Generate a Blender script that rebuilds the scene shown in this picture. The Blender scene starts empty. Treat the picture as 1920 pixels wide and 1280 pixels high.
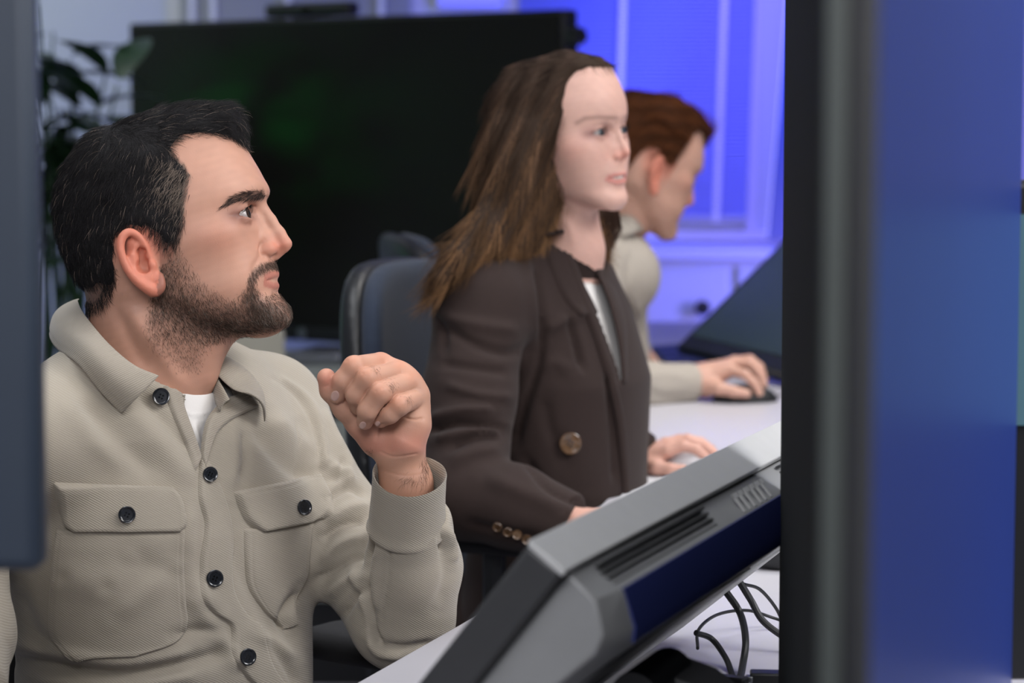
import bpy, math, random
import numpy as np
from mathutils import Vector, Matrix
from mathutils.bvhtree import BVHTree

# ---------------------------------------------------------------- camera
FPX = 85 / 36 * 1920
PITCH = math.radians(5.2)
CAM = np.array([0.0, 0.0, 1.27])
RIGHT = np.array([1.0, 0, 0])
FWD = np.array([0, math.cos(PITCH), -math.sin(PITCH)])
UPV = np.array([0, math.sin(PITCH), math.cos(PITCH)])
S = bpy.context.scene
cd = bpy.data.cameras.new('camera')
cam = bpy.data.objects.new('camera', cd)
S.collection.objects.link(cam)
cam.location = CAM
cam.rotation_euler = (math.pi / 2 - PITCH, 0, 0)
cd.lens = 85
cd.sensor_width = 36
cd.dof.use_dof = True
cd.dof.focus_distance = 2.46
cd.dof.aperture_fstop = 5.0
cd.clip_start = 0.05
S.camera = cam
S.view_settings.view_transform = 'Standard'
S.view_settings.look = 'None'
S.view_settings.gamma = 1
S.view_settings.exposure = -0.5
S.view_settings.use_curve_mapping = False

# ---------------------------------------------------------------- world and lights
wd = bpy.data.worlds.new('world')
S.world = wd
wd.use_nodes = True
wd.node_tree.nodes['Background'].inputs[0].default_value = (0.62, 0.68, 0.85, 1)
wd.node_tree.nodes['Background'].inputs[1].default_value = 0.05


def area(name, loc, target, size, power, color, sy=None, spread=180):
    l = bpy.data.lights.new(name, 'AREA')
    l.energy = power
    l.color = color
    l.spread = math.radians(spread)
    l.size = size
    if sy:
        l.shape = 'RECTANGLE'
        l.size_y = sy
    o = bpy.data.objects.new(name, l)
    S.collection.objects.link(o)
    o.location = loc
    d = Vector(target) - Vector(loc)
    o.rotation_euler = d.to_track_quat('-Z', 'Y').to_euler()
    return o


area('office_light_key', (1.2, 1.3, 2.7), (-0.2, 2.6, 1.0), 1.2, 29, (1.0, 0.95, 0.90), spread=120)
area('fill_right', (2.1, 1.9, 2.4), (0.2, 2.2, 0.9), 1.0, 26, (0.97, 0.97, 1.0), spread=120)  # added fill from the right to brighten the tilted display's back
area('fill_front', (-0.9, 0.2, 2.6), (-0.3, 2.6, 1.0), 1.4, 6, (0.95, 0.97, 1.0), spread=120)  # added soft fill aimed at the man, no fitting above it
area('fill_near', (-0.15, -0.6, 2.6), (0.0, 2.2, 0.9), 1.1, 38, (0.98, 0.97, 1.0), spread=110)  # added fill behind the camera for the display's rear faces
area('office_light_top', (-0.6, 2.7, 2.72), (-0.4, 2.8, 0), 1.4, 17, (0.93, 0.96, 1.0), spread=120)
area('office_light_rear', (0.9, 4.0, 2.7), (0.3, 4.0, 0), 1.2, 20, (1.0, 0.96, 0.92), spread=85)
area('office_light_side', (-1.9, 6.2, 2.6), (-2.0, 7.6, 1.2), 1.2, 16, (0.85, 0.95, 0.97), spread=130)
area('blue_led_wall', (0.62, 6.6, 2.45), (0.85, 7.5, 1.15), 0.4, 15, (0.17, 0.15, 1.0), spread=80)
area('blue_led_mid', (1.7, 6.2, 1.9), (0.35, 7.5, 1.2), 0.4, 12, (0.05, 0.10, 1.0), spread=70)
area('blue_led_low', (1.9, 6.0, 0.9), (0.5, 7.2, 0.6), 0.5, 17, (0.22, 0.20, 1.0), spread=90)

# ---------------------------------------------------------------- helpers


def P(px, py, c):
    return CAM + RIGHT * ((px - 960) / FPX * c) + UPV * ((640 - py) / FPX * c) + FWD * c


def proj(p):
    q = np.asarray(p) - CAM
    c = q @ FWD
    return 960 + FPX * (q @ RIGHT) / c, 640 - FPX * (q @ UPV) / c, c


def G(px, py, z):
    """point where the ray through a pixel meets the height z"""
    d = RIGHT * ((px - 960) / FPX) + UPV * ((640 - py) / FPX) + FWD
    return CAM + d * ((z - CAM[2]) / d[2])


def nrm(v):
    v = np.asarray(v, float)
    return v / (np.linalg.norm(v, axis=-1, keepdims=True) + 1e-12)


def smin(a, b, k):
    h = np.maximum(k - np.abs(a - b), 0) / k
    return np.minimum(a, b) - h * h * k * 0.25


def smax(a, b, k):
    return -smin(-a, -b, k)


def ell(p, c, r, R=None):
    q = p - np.asarray(c)
    if R is not None:
        q = q @ R
    r = np.asarray(r, float)
    k0 = np.linalg.norm(q / r, axis=1)
    k1 = np.linalg.norm(q / (r * r), axis=1) + 1e-9
    return k0 * (k0 - 1) / k1


def rc(p, a, b, ra, rb):
    a = np.asarray(a, float)
    b = np.asarray(b, float)
    ab = b - a
    t = np.clip(((p - a) @ ab) / (ab @ ab), 0, 1)
    return np.linalg.norm(p - a - t[:, None] * ab, axis=1) - (ra + (rb - ra) * t)


def chain(p, pts, rad, k=0.004):
    f = None
    for i in range(len(pts) - 1):
        g = rc(p, pts[i], pts[i + 1], rad[i], rad[i + 1])
        f = g if f is None else smin(f, g, k)
    return f


def sm(x, a, b):
    t = np.clip((x - a) / (b - a), 0, 1)
    return t * t * (3 - 2 * t)


def noise3(p, sc, seed=0):
    r = np.random.RandomState(seed)
    f = 0
    for _ in range(7):
        d = nrm(r.normal(size=3)) * sc * r.uniform(0.6, 1.5)
        f = f + np.sin(p @ d + r.uniform(0, 6.28))
    return f / 3.5


def mesher(f, lo, hi, h):
    B = 8
    lo = np.asarray(lo, float)
    hi = np.asarray(hi, float)
    nb = np.ceil((hi - lo) / (h * B)).astype(int)
    n = nb * B
    ii = np.indices(nb).reshape(3, -1).T
    cen = lo + (ii * B + (B - 1) / 2) * h
    fc = f(cen)
    F = np.repeat(np.repeat(np.repeat(fc.reshape(nb), B, 0), B, 1), B, 2).astype(np.float32)
    act = ii[np.abs(fc) < h * B * 0.87 * 1.7]
    off = np.indices((B, B, B)).reshape(3, -1).T
    for s in range(0, len(act), 3000):
        g = (act[s:s + 3000, None, :] * B + off[None]).reshape(-1, 3)
        F[g[:, 0], g[:, 1], g[:, 2]] = f(lo + g * h)
    sg = F < 0
    c8 = [(i, j, k) for i in (0, 1) for j in (0, 1) for k in (0, 1)]
    m = n - 1
    cnt = np.zeros(m, np.uint8)
    for i, j, k in c8:
        cnt += sg[i:i + m[0], j:j + m[1], k:k + m[2]]
    cells = np.argwhere((cnt > 0) & (cnt < 8))
    idx = np.full(m, -1, np.int32)
    idx[cells[:, 0], cells[:, 1], cells[:, 2]] = np.arange(len(cells))
    val = np.stack([F[cells[:, 0] + i, cells[:, 1] + j, cells[:, 2] + k] for i, j, k in c8], 1)
    C8 = np.array(c8, float)
    acc = np.zeros((len(cells), 3))
    num = np.zeros(len(cells))
    for a in range(8):
        for b in range(a + 1, 8):
            if np.abs(C8[a] - C8[b]).sum() == 1:
                va, vb = val[:, a], val[:, b]
                x = (va < 0) != (vb < 0)
                t = np.where(x, va / np.where(x, va - vb, 1), 0)
                acc += np.where(x[:, None], C8[a] + t[:, None] * (C8[b] - C8[a]), 0)
                num += x
    V = lo + (cells + acc / num[:, None]) * h
    Q = []
    for ax in range(3):
        o1, o2 = (ax + 1) % 3, (ax + 2) % 3
        s0 = [slice(1, None)] * 3
        s1 = [slice(1, None)] * 3
        s0[ax] = slice(0, -1)
        s1[ax] = slice(1, None)
        A, Bq = sg[tuple(s0)], sg[tuple(s1)]
        e = np.argwhere(A != Bq)
        base = e.copy()
        base[:, o1] += 1
        base[:, o2] += 1
        fl = A[e[:, 0], e[:, 1], e[:, 2]]
        def cell(d1, d2):
            q = base.copy()
            q[:, o1] -= d1
            q[:, o2] -= d2
            ok = np.all((q >= 0) & (q < m), axis=1)
            q = np.clip(q, 0, m - 1)
            r = idx[q[:, 0], q[:, 1], q[:, 2]]
            r[~ok] = -1
            return r
        q = np.stack([cell(1, 1), cell(0, 1), cell(0, 0), cell(1, 0)], 1)
        q[~fl] = q[~fl][:, ::-1]
        Q.append(q[(q >= 0).all(1)])
    return V, np.concatenate(Q)


def vnormals(V, Q):
    fn = np.cross(V[Q[:, 2]] - V[Q[:, 0]], V[Q[:, 3]] - V[Q[:, 1]])
    N = np.zeros_like(V)
    for i in range(4):
        np.add.at(N, Q[:, i], fn)
    return nrm(N)


def poly_dist(x, y, pts):
    d = np.full(x.shape, 1e9)
    for (x0, y0), (x1, y1) in zip(pts[:-1], pts[1:]):
        dx, dy = x1 - x0, y1 - y0
        t = np.clip(((x - x0) * dx + (y - y0) * dy) / (dx * dx + dy * dy + 1e-9), 0, 1)
        d = np.minimum(d, np.hypot(x - x0 - t * dx, y - y0 - t * dy))
    return d


def spline(pts, n=24):
    """Catmull-Rom through points of any dimension"""
    p = np.asarray(pts, float)
    p = np.vstack([2 * p[0] - p[1], p, 2 * p[-1] - p[-2]])
    m = len(p) - 3
    t = np.linspace(0, m - 1e-6, n)
    i = t.astype(int)
    u = (t - i)[:, None]
    a, b, c, d = p[i], p[i + 1], p[i + 2], p[i + 3]
    return 0.5 * (2 * b + (c - a) * u + (2 * a - 5 * b + 4 * c - d) * u * u + (3 * b - a - 3 * c + d) * u ** 3)


def inpoly(x, y, pts):
    x = np.asarray(x, float)
    y = np.asarray(y, float)
    r = np.zeros(x.shape, bool)
    n = len(pts)
    for i in range(n):
        x0, y0 = pts[i]
        x1, y1 = pts[(i + 1) % n]
        if y0 == y1:
            continue
        c = ((y0 > y) != (y1 > y)) & (x < (x1 - x0) * (y - y0) / (y1 - y0) + x0)
        r ^= c
    return r


def sculpt(V, Q, strokes, drange=None, gain=1.0):
    """raise or sink the surface along drawn lines: (points, width, height, optional side bias)"""
    N = vnormals(V, Q)
    x, y, c = proj(V)
    face = sm(-(N @ FWD), 0.0, 0.35)
    if drange:
        face = face * ((c > drange[0]) & (c < drange[1]))
    tot = np.zeros(len(V))
    for st in strokes:
        pts, w, amp = st[:3]
        pts = spline(pts, 5 * len(pts)) if len(pts) > 2 else np.array(pts, float)
        lo, hi = pts.min(0) - 3.2 * w, pts.max(0) + 3.2 * w
        s = np.where((x > lo[0]) & (x < hi[0]) & (y > lo[1]) & (y < hi[1]) & (face > 0))[0]
        if len(s) == 0:
            continue
        d = poly_dist(x[s], y[s], pts)
        L = np.hypot(*(np.diff(pts, axis=0).T)).sum()
        e = np.minimum(np.hypot(x[s] - pts[0][0], y[s] - pts[0][1]), np.hypot(x[s] - pts[-1][0], y[s] - pts[-1][1]))
        tap = sm(e, 0, min(0.3 * L, 2.5 * w)) * 0.75 + 0.25
        tot[s] += amp * np.exp(-(d / w) ** 2) * face[s] * tap
    return V + N * np.maximum(tot * gain, -0.0115)[:, None]


# ---------------------------------------------------------------- materials
def mat(name, color=None, rough=0.6, metal=0, attr=None, sss=0, emit=None, estr=0, spec=0.5, sheen=0, bump=None, coat=0, noise=None, trans=0, alpha=1):
    m = bpy.data.materials.new(name)
    m.use_nodes = True
    nt = m.node_tree
    b = nt.nodes['Principled BSDF']
    b.inputs['Roughness'].default_value = rough
    b.inputs['Metallic'].default_value = metal
    b.inputs['Specular IOR Level'].default_value = spec
    b.inputs['Coat Weight'].default_value = coat
    b.inputs['Transmission Weight'].default_value = trans
    b.inputs['Alpha'].default_value = alpha
    if sheen:
        b.inputs['Sheen Weight'].default_value = sheen
        b.inputs['Sheen Roughness'].default_value = 0.5
    if color:
        b.inputs['Base Color'].default_value = (*color, 1)
    src = None
    if attr:
        a = nt.nodes.new('ShaderNodeAttribute')
        a.attribute_name = attr
        src = a.outputs['Color']
        nt.links.new(src, b.inputs['Base Color'])
    if sss:
        b.inputs['Subsurface Weight'].default_value = sss
        b.inputs['Subsurface Radius'].default_value = (1, 0.35, 0.2)
        b.inputs['Subsurface Scale'].default_value = 0.006
    if emit:
        b.inputs['Emission Color'].default_value = (*emit, 1)
        b.inputs['Emission Strength'].default_value = estr
    if noise:  # (scale, amount)
        tc = nt.nodes.new('ShaderNodeTexCoord')
        nz = nt.nodes.new('ShaderNodeTexNoise')
        nz.inputs['Scale'].default_value = noise[0]
        nz.inputs['Detail'].default_value = 4
        nt.links.new(tc.outputs['Object'], nz.inputs['Vector'])
        mr = nt.nodes.new('ShaderNodeMapRange')
        mr.inputs['To Min'].default_value = 1 - noise[1]
        mr.inputs['To Max'].default_value = 1 + noise[1]
        nt.links.new(nz.outputs['Fac'], mr.inputs['Value'])
        mx = nt.nodes.new('ShaderNodeVectorMath')
        mx.operation = 'SCALE'
        if src:
            nt.links.new(src, mx.inputs[0])
        else:
            mx.inputs[0].default_value = color
        nt.links.new(mr.outputs[0], mx.inputs['Scale'])
        nt.links.new(mx.outputs[0], b.inputs['Base Color'])
    if bump:  # (scale, strength, distance)
        tc = nt.nodes.new('ShaderNodeTexCoord')
        nz = nt.nodes.new('ShaderNodeTexNoise')
        nz.inputs['Scale'].default_value = bump[0]
        nz.inputs['Detail'].default_value = 3
        nt.links.new(tc.outputs['Object'], nz.inputs['Vector'])
        bp = nt.nodes.new('ShaderNodeBump')
        bp.inputs['Strength'].default_value = bump[1]
        bp.inputs['Distance'].default_value = bump[2]
        nt.links.new(nz.outputs['Fac'], bp.inputs['Height'])
        nt.links.new(bp.outputs[0], b.inputs['Normal'])
    return m


def twill(name, color, period, direction, amt=0.12, bdist=0.0006, rough=0.85, sheen=0.2):
    """woven diagonal cloth: fine parallel ribs, slightly wavering"""
    m = mat(name, color, rough, sheen=sheen, spec=0.2)
    nt = m.node_tree
    b = nt.nodes['Principled BSDF']
    tc = nt.nodes.new('ShaderNodeTexCoord')
    nz = nt.nodes.new('ShaderNodeTexNoise')
    nz.inputs['Scale'].default_value = 9
    nt.links.new(tc.outputs['Object'], nz.inputs['Vector'])
    dt = nt.nodes.new('ShaderNodeVectorMath')
    dt.operation = 'DOT_PRODUCT'
    dt.inputs[1].default_value = nrm(direction)
    nt.links.new(tc.outputs['Object'], dt.inputs[0])
    ad = nt.nodes.new('ShaderNodeMath')
    ad.operation = 'MULTIPLY_ADD'
    ad.inputs[1].default_value = 0.01
    nt.links.new(nz.outputs['Fac'], ad.inputs[0])
    nt.links.new(dt.outputs['Value'], ad.inputs[2])
    mu = nt.nodes.new('ShaderNodeMath')
    mu.operation = 'MULTIPLY'
    mu.inputs[1].default_value = 2 * math.pi / period
    nt.links.new(ad.outputs[0], mu.inputs[0])
    sn = nt.nodes.new('ShaderNodeMath')
    sn.operation = 'SINE'
    nt.links.new(mu.outputs[0], sn.inputs[0])
    n2 = nt.nodes.new('ShaderNodeTexNoise')
    n2.inputs['Scale'].default_value = 420
    n2.inputs['Detail'].default_value = 3
    nt.links.new(tc.outputs['Object'], n2.inputs['Vector'])
    hh = nt.nodes.new('ShaderNodeMath')
    hh.operation = 'ADD'
    nt.links.new(sn.outputs[0], hh.inputs[0])
    nt.links.new(n2.outputs['Fac'], hh.inputs[1])
    mr = nt.nodes.new('ShaderNodeMapRange')
    mr.inputs['From Min'].default_value = -0.6
    mr.inputs['From Max'].default_value = 1.6
    mr.inputs['To Min'].default_value = 1 - amt
    mr.inputs['To Max'].default_value = 1 + amt
    nt.links.new(hh.outputs[0], mr.inputs['Value'])
    sc = nt.nodes.new('ShaderNodeVectorMath')
    sc.operation = 'SCALE'
    sc.inputs[0].default_value = color
    nt.links.new(mr.outputs[0], sc.inputs['Scale'])
    nt.links.new(sc.outputs[0], b.inputs['Base Color'])
    bp = nt.nodes.new('ShaderNodeBump')
    bp.inputs['Strength'].default_value = 0.5
    bp.inputs['Distance'].default_value = bdist
    nt.links.new(hh.outputs[0], bp.inputs['Height'])
    nt.links.new(bp.outputs[0], b.inputs['Normal'])
    return m


# ---------------------------------------------------------------- objects
def thing(name, label, cat, loc=(0, 0, 0), group=None):
    o = bpy.data.objects.new(name, None)
    S.collection.objects.link(o)
    o.empty_display_size = 0.05
    o.location = loc
    o['label'] = label
    o['category'] = cat
    if group:
        o['group'] = group
    return o


def tag(o, label, cat, group=None):
    o['label'] = label
    o['category'] = cat
    if group:
        o['group'] = group
    return o


def wloc(o):
    l = Vector((0, 0, 0))
    while o:
        l += o.location
        o = o.parent
    return l


def mk(name, V, Fc, m, parent=None, col=None, loc=None, smooth=True, sharp=None):
    V = np.asarray(V, float)
    if parent is not None:
        base = np.array(wloc(parent))
        lo = np.zeros(3)
    else:
        lo = np.array(loc if loc is not None else V.mean(0))
        base = lo
    me = bpy.data.meshes.new(name)
    if isinstance(Fc, np.ndarray):
        k = Fc.shape[1]
        me.vertices.add(len(V))
        me.vertices.foreach_set('co', (V - base).astype(np.float32).ravel())
        me.loops.add(Fc.size)
        me.loops.foreach_set('vertex_index', Fc.astype(np.int32).ravel())
        me.polygons.add(len(Fc))
        me.polygons.foreach_set('loop_start', np.arange(0, Fc.size, k, dtype=np.int32))
        me.update(calc_edges=True)
        me.validate()
    else:
        me.from_pydata([tuple(v) for v in (V - base)], [], [tuple(int(i) for i in f) for f in Fc])
    if smooth:
        me.polygons.foreach_set('use_smooth', np.ones(len(me.polygons), bool))
    if col is not None and len(me.vertices) == len(V):
        a = me.color_attributes.new('Col', 'FLOAT_COLOR', 'POINT')
        a.data.foreach_set('color', np.hstack([col, np.ones((len(V), 1))]).astype(np.float32).ravel())
    if sharp and smooth:
        me.set_sharp_from_angle(angle=math.radians(sharp))
    o = bpy.data.objects.new(name, me)
    S.collection.objects.link(o)
    o.data.materials.append(m)
    if parent is not None:
        o.parent = parent
    else:
        o.location = lo
    return o


class MB:
    def __init__(s):
        s.v = []
        s.f = []

    def add(s, V, F):
        o = len(s.v)
        s.v += [tuple(v) for v in V]
        s.f += [tuple(i + o for i in f) for f in F]
        return s

    def box(s, c, size, R=None):
        c = np.asarray(c, float)
        h = np.asarray(size, float) / 2
        V = np.array([[x, y, z] for x in (-1, 1) for y in (-1, 1) for z in (-1, 1)]) * h
        if R is not None:
            V = V @ np.asarray(R).T
        return s.add(V + c, [(0, 1, 3, 2), (4, 6, 7, 5), (0, 4, 5, 1), (2, 3, 7, 6), (0, 2, 6, 4), (1, 5, 7, 3)])

    def prism(s, sec, vec):
        """sec: Nx3 outline, swept by vec"""
        sec = np.asarray(sec, float)
        n = len(sec)
        V = np.vstack([sec, sec + np.asarray(vec)])
        F = [tuple(range(n))[::-1], tuple(range(n, 2 * n))] + [(i, (i + 1) % n, n + (i + 1) % n, n + i) for i in range(n)]
        return s.add(V, F)

    def tube(s, pts, r, n=10, cap=True):
        pts = np.asarray(pts, float)
        m = len(pts)
        r = np.broadcast_to(np.asarray(r, float), (m,))
        T = nrm(np.gradient(pts, axis=0))
        a = np.array([0.3, 0.2, 1.0])
        if abs(nrm(T.mean(0)) @ nrm(a)) > 0.9:
            a = np.array([1.0, 0.2, 0.1])
        U = nrm(np.cross(T, a))
        Wv = np.cross(T, U)
        th = np.arange(n) * 2 * np.pi / n
        V = (pts[:, None] + r[:, None, None] * (np.cos(th)[None, :, None] * U[:, None] + np.sin(th)[None, :, None] * Wv[:, None])).reshape(-1, 3)
        F = [(i * n + j, i * n + (j + 1) % n, (i + 1) * n + (j + 1) % n, (i + 1) * n + j) for i in range(m - 1) for j in range(n)]
        if cap:
            F += [tuple(range(n))[::-1], tuple(range((m - 1) * n, m * n))]
        return s.add(V, F)

    def lathe(s, c, axis, prof, n=24):
        """prof: (radius, height) along axis"""
        axis = nrm(axis)
        a = np.array([1.0, 0, 0]) if abs(axis[0]) < 0.8 else np.array([0, 1.0, 0])
        U = nrm(np.cross(axis, a))
        Wv = np.cross(axis, U)
        th = np.arange(n) * 2 * np.pi / n
        V = np.concatenate([np.asarray(c) + axis * h + r * (np.cos(th)[:, None] * U + np.sin(th)[:, None] * Wv) for r, h in prof])
        m = len(prof)
        F = [(i * n + j, i * n + (j + 1) % n, (i + 1) * n + (j + 1) % n, (i + 1) * n + j) for i in range(m - 1) for j in range(n)]
        F += [tuple(range(n))[::-1], tuple(range((m - 1) * n, m * n))]
        return s.add(V, F)

    def build(s, name, m, parent=None, bevel=0, seg=3, smooth=True, loc=None):
        V = np.array(s.v)
        if loc is None and parent is None:
            loc = np.array([V[:, 0].mean(), V[:, 1].mean(), V[:, 2].min()])
        o = mk(name, V, s.f, m, parent, smooth=smooth, sharp=35, loc=loc)
        if bevel:
            b = o.modifiers.new('bevel', 'BEVEL')
            b.width = bevel
            b.segments = seg
            b.limit_method = 'ANGLE'
            b.angle_limit = math.radians(40)
            b.harden_normals = False
        return o


def rotz(a):
    c, s_ = math.cos(a), math.sin(a)
    return np.array([[c, -s_, 0], [s_, c, 0], [0, 0, 1.0]])


def bvh(V, Q):
    return BVHTree.FromPolygons([tuple(v) for v in V], [tuple(int(i) for i in q) for q in Q])


def cast(tree, px, py):
    d = RIGHT * ((px - 960) / FPX) + UPV * ((640 - py) / FPX) + FWD
    h = tree.ray_cast(Vector(CAM), Vector(nrm(d)))
    if h[0] is None:
        return None, None
    n = np.array(h[1])
    if n @ FWD > 0:
        n = -n
    return np.array(h[0]), n


def patch(tree, left, right, n, m, thick, lift=0.0, edge=0.12, sink=0.001, groove=None, fallback=2.45):
    """cloth piece lying on a surface: strip between two drawn curves, raised, with soft rounded borders"""
    L = spline(left, n)
    R = spline(right, n)
    pts = np.zeros((n, m, 3))
    nn = np.zeros((n, m, 3))
    last = None
    for i in range(n):
        for j in range(m):
            t = j / (m - 1)
            x, y = L[i] * (1 - t) + R[i] * t
            p, q = cast(tree, x, y)
            if p is None:
                c = last[1] if last else fallback
                p, q = P(x, y, c), -FWD
            else:
                last = (p, proj(p)[2])
            pts[i, j] = p
            nn[i, j] = q
    for _ in range(4):
        a = nn.copy()
        a[1:] += nn[:-1]
        a[:-1] += nn[1:]
        a[:, 1:] += nn[:, :-1]
        a[:, :-1] += nn[:, 1:]
        nn = nrm(a)
    Lp = np.linalg.norm(L - R, axis=1).mean()
    Ln = np.linalg.norm(np.diff(L, axis=0), axis=1).sum()
    V = np.zeros_like(pts)
    for i in range(n):
        for j in range(m):
            e = min(j / (m - 1) * Lp, (1 - j / (m - 1)) * Lp, i / (n - 1) * Ln, (1 - i / (n - 1)) * Ln)
            k = math.sqrt(min(1, e / edge)) if edge > 0 else 1
            t = -sink + (thick + sink) * k + lift
            if groove and e > edge:
                t -= groove[1] * math.exp(-((e - groove[0]) / 1.6) ** 2)
            V[i, j] = pts[i, j] + nn[i, j] * t
    F = np.array([(i * m + j, i * m + j + 1, (i + 1) * m + j + 1, (i + 1) * m + j) for i in range(n - 1) for j in range(m - 1)])
    return V.reshape(-1, 3), F


def strands(paths, rad, cols, name, m, parent):
    """hair: N x K x 3 paths as thin tapering three-sided strands, one mesh"""
    N, K, _ = paths.shape
    T = nrm(np.gradient(paths, axis=1))
    a = np.tile(nrm(np.array([0.23, 0.9, 0.37])), (N, K, 1))
    U = nrm(np.cross(T, a))
    W2 = np.cross(T, U)
    tap = (1 - 0.75 * np.linspace(0, 1, K) ** 2)[None, :, None]
    r = np.asarray(rad).reshape(-1, 1, 1) * tap
    V = np.stack([paths + r * (math.cos(t) * U + math.sin(t) * W2) for t in (0, 2.094, 4.189)], 2)
    V = V.reshape(-1, 3)
    b = (np.arange(N)[:, None] * K + np.arange(K - 1)[None]).reshape(-1, 1) * 3
    F = np.concatenate([b + np.array([[j, (j + 1) % 3, 3 + (j + 1) % 3, 3 + j]]) for j in range(3)])
    C = np.repeat(cols, K * 3, axis=0)
    return mk(name, V, F, m, parent, col=C)

# ---------------------------------------------------------------- heads
TT = math.radians(12)
CT, ST = math.cos(TT), math.sin(TT)
U2M = 2.5 / FPX


def can(px, py, l=0.0):
    dx, dy = px - 300, py - 420
    return np.array([dx * CT - dy * ST, l, dx * ST + dy * CT])


def uncan(u):
    return 300 + u[:, 0] * CT + u[:, 2] * ST, 420 - u[:, 0] * ST + u[:, 2] * CT


class Head:
    """one head in its own upright frame; u units, a forward, l sideways, d down"""

    def __init__(s, origin, fwd, up, scale, male=True, young=False, jaw=1.0):
        s.o = np.asarray(origin)
        fwd = nrm(fwd)
        side = nrm(np.cross(fwd, up))      # subject's right
        up = np.cross(side, fwd)
        s.R = np.stack([fwd, side, -up], 1)
        s.k = U2M * scale
        s.male, s.young, s.jaw = male, young, jaw
        fr = [(340, 205), (400, 212), (440, 240), (467, 285), (488, 320), (501, 345), (504, 362), (496, 384), (493, 408), (497, 440), (505, 470), (513, 495), (518, 515), (519, 530), (518, 546), (529, 564), (540, 585), (541, 602), (531, 613), (512, 620)]
        bk = [(290, 212), (230, 222), (180, 250), (130, 310), (112, 380), (120, 450), (150, 520), (195, 562), (300, 575), (380, 606), (450, 618), (508, 622)]
        if not male:
            fr = [(340, 205), (400, 210), (440, 230), (470, 272), (488, 306), (497, 335), (499, 358), (496, 384), (493, 408), (497, 440), (503, 470), (509, 492), (513, 510), (513, 528), (512, 546), (520, 562), (529, 580), (527, 597), (518, 608), (500, 614)]
            bk[-3:] = [(380, 592), (445, 606), (500, 615)]
        f = np.array([can(*q) for q in fr])
        b = np.array([can(*q) for q in bk])
        s.fd, s.fa = f[:, 2], f[:, 0]
        s.bd, s.ba = b[:, 2], b[:, 0]
        e = np.array([[40, -206], [165, b[-1, 2] + 1]])
        s.fd = np.r_[e[0, 1], s.fd, max(e[1, 1], s.fd[-1] + 1)]
        s.fa = np.r_[e[0, 0], s.fa, e[1, 0] + 4]
        s.bd = np.r_[e[0, 1], s.bd, s.fd[-1]]
        s.ba = np.r_[e[0, 0], s.ba, e[1, 0]]
        o = np.argsort(s.fd)
        s.fd, s.fa = s.fd[o], s.fa[o]
        o = np.argsort(s.bd)
        s.bd, s.ba = s.bd[o], s.ba[o]
        g = 1.0 if male else 0.93
        s.wd = np.array([-206, -201, -190, -165, -125, -70, 0, 60, 110, 150, 190, 215, 232, 243])
        s.ww = np.array([0, 36, 68, 98, 122, 136, 138, 131, 118 * g, 106 * g * jaw, 84 * g * jaw, 60 * g, 38 * g, 0])
        eye = can(462, 408)
        s.eye = np.array([eye[0], 56, eye[2]])

        D = np.linspace(-206, s.fd[-1], 500)
        ker = np.exp(-(np.arange(-20, 21) / 9.0) ** 2)
        ker /= ker.sum()

        def soft(xs, ys, amt=1.0):
            t = np.interp(D, xs, ys)
            q = np.convolve(np.pad(t, 20, mode='reflect', reflect_type='odd'), ker, 'valid')
            return t * (1 - amt) + q * amt
        s.tf, s.tb, s.tw, s.D = soft(s.fd, s.fa), soft(s.bd, s.ba), soft(s.wd, s.ww), D

    def toU(s, p):
        return (p - s.o) @ s.R / s.k

    def toW(s, u):
        return s.o + (np.asarray(u, float) * s.k) @ s.R.T

    def loft(s, u):
        a, l, d = u[:, 0], u[:, 1], u[:, 2]
        xf = np.interp(d, s.D, s.tf)
        xb = np.interp(d, s.D, s.tb)
        w = np.interp(d, s.D, s.tw)
        xc = xb + (xf - xb) * np.interp(d, [0, 150], [0.47, 0.36])
        A = np.maximum(np.where(a > xc, xf - xc, xc - xb), 4)
        w = np.maximum(w, 4)
        da = a - xc
        p = np.where(a > xc, 2.25, 2.1)
        k0 = ((np.abs(da) / A) ** p + (np.abs(l) / w) ** p) ** (1 / p) + 1e-6
        k1 = np.sqrt((da / A ** 2) ** 2 + (l / w ** 2) ** 2) + 1e-4
        F = k0 * (k0 - 1) / k1
        F = np.minimum(F, 60 + 0 * F)
        F = F * np.interp(d, [-206, -130, 180, 235], [0.45, 1, 1, 0.6])
        over = np.maximum(np.maximum(-206 - d, d - s.fd[-1]), 0)
        return np.where(over > 0, np.hypot(np.maximum(F, 0), over) + 0.3 * over, F)

    def ear(s, u):
        m = u.copy()
        m[:, 1] = np.abs(m[:, 1])

        def E(px, py, extra=0):
            return can(px + 13 + (py - 430) * 0.13 + 26 * (300 - px) / 80, py + 7, 132 + 26 * np.clip((300 - px) / 78, 0, 1) + extra)
        hx = [E(292, 482, -2), E(284, 456, 3), E(270, 438, 5), E(251, 432, 4), E(234, 440, 4), E(225, 458, 4), E(227, 480, 4), E(237, 501, 4), E(253, 518, 3), E(272, 530, 2), E(292, 538, 1), E(308, 530, 0), E(310, 512, -2)]
        rr = np.array([4.5, 6, 6.5, 7, 7, 7, 7, 7.5, 8.5, 10, 11, 10, 8])
        hs = spline(np.hstack([np.array(hx), rr[:, None]]), 40)
        f = chain(m, hs[:, :3], hs[:, 3], 3)
        pl = [E(278, 455, -8), E(252, 452, -10), E(244, 480, -10), E(256, 506, -8), E(280, 515, -6), E(288, 500, -8), E(290, 470, -12)]
        f = smin(f, chain(m, pl, [10, 10, 11, 11, 12, 12, 10], 8), 7)
        f = smin(f, rc(m, E(262, 456, 1), E(250, 474, 0), 4.5, 5), 4)
        f = smin(f, chain(m, [E(250, 474, 0), E(252, 498, 0), E(268, 514, -1)], [5, 5, 5], 4), 4)
        f = smin(f, rc(m, E(262, 456, 1), E(274, 450, 0), 4.5, 5), 4)
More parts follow.
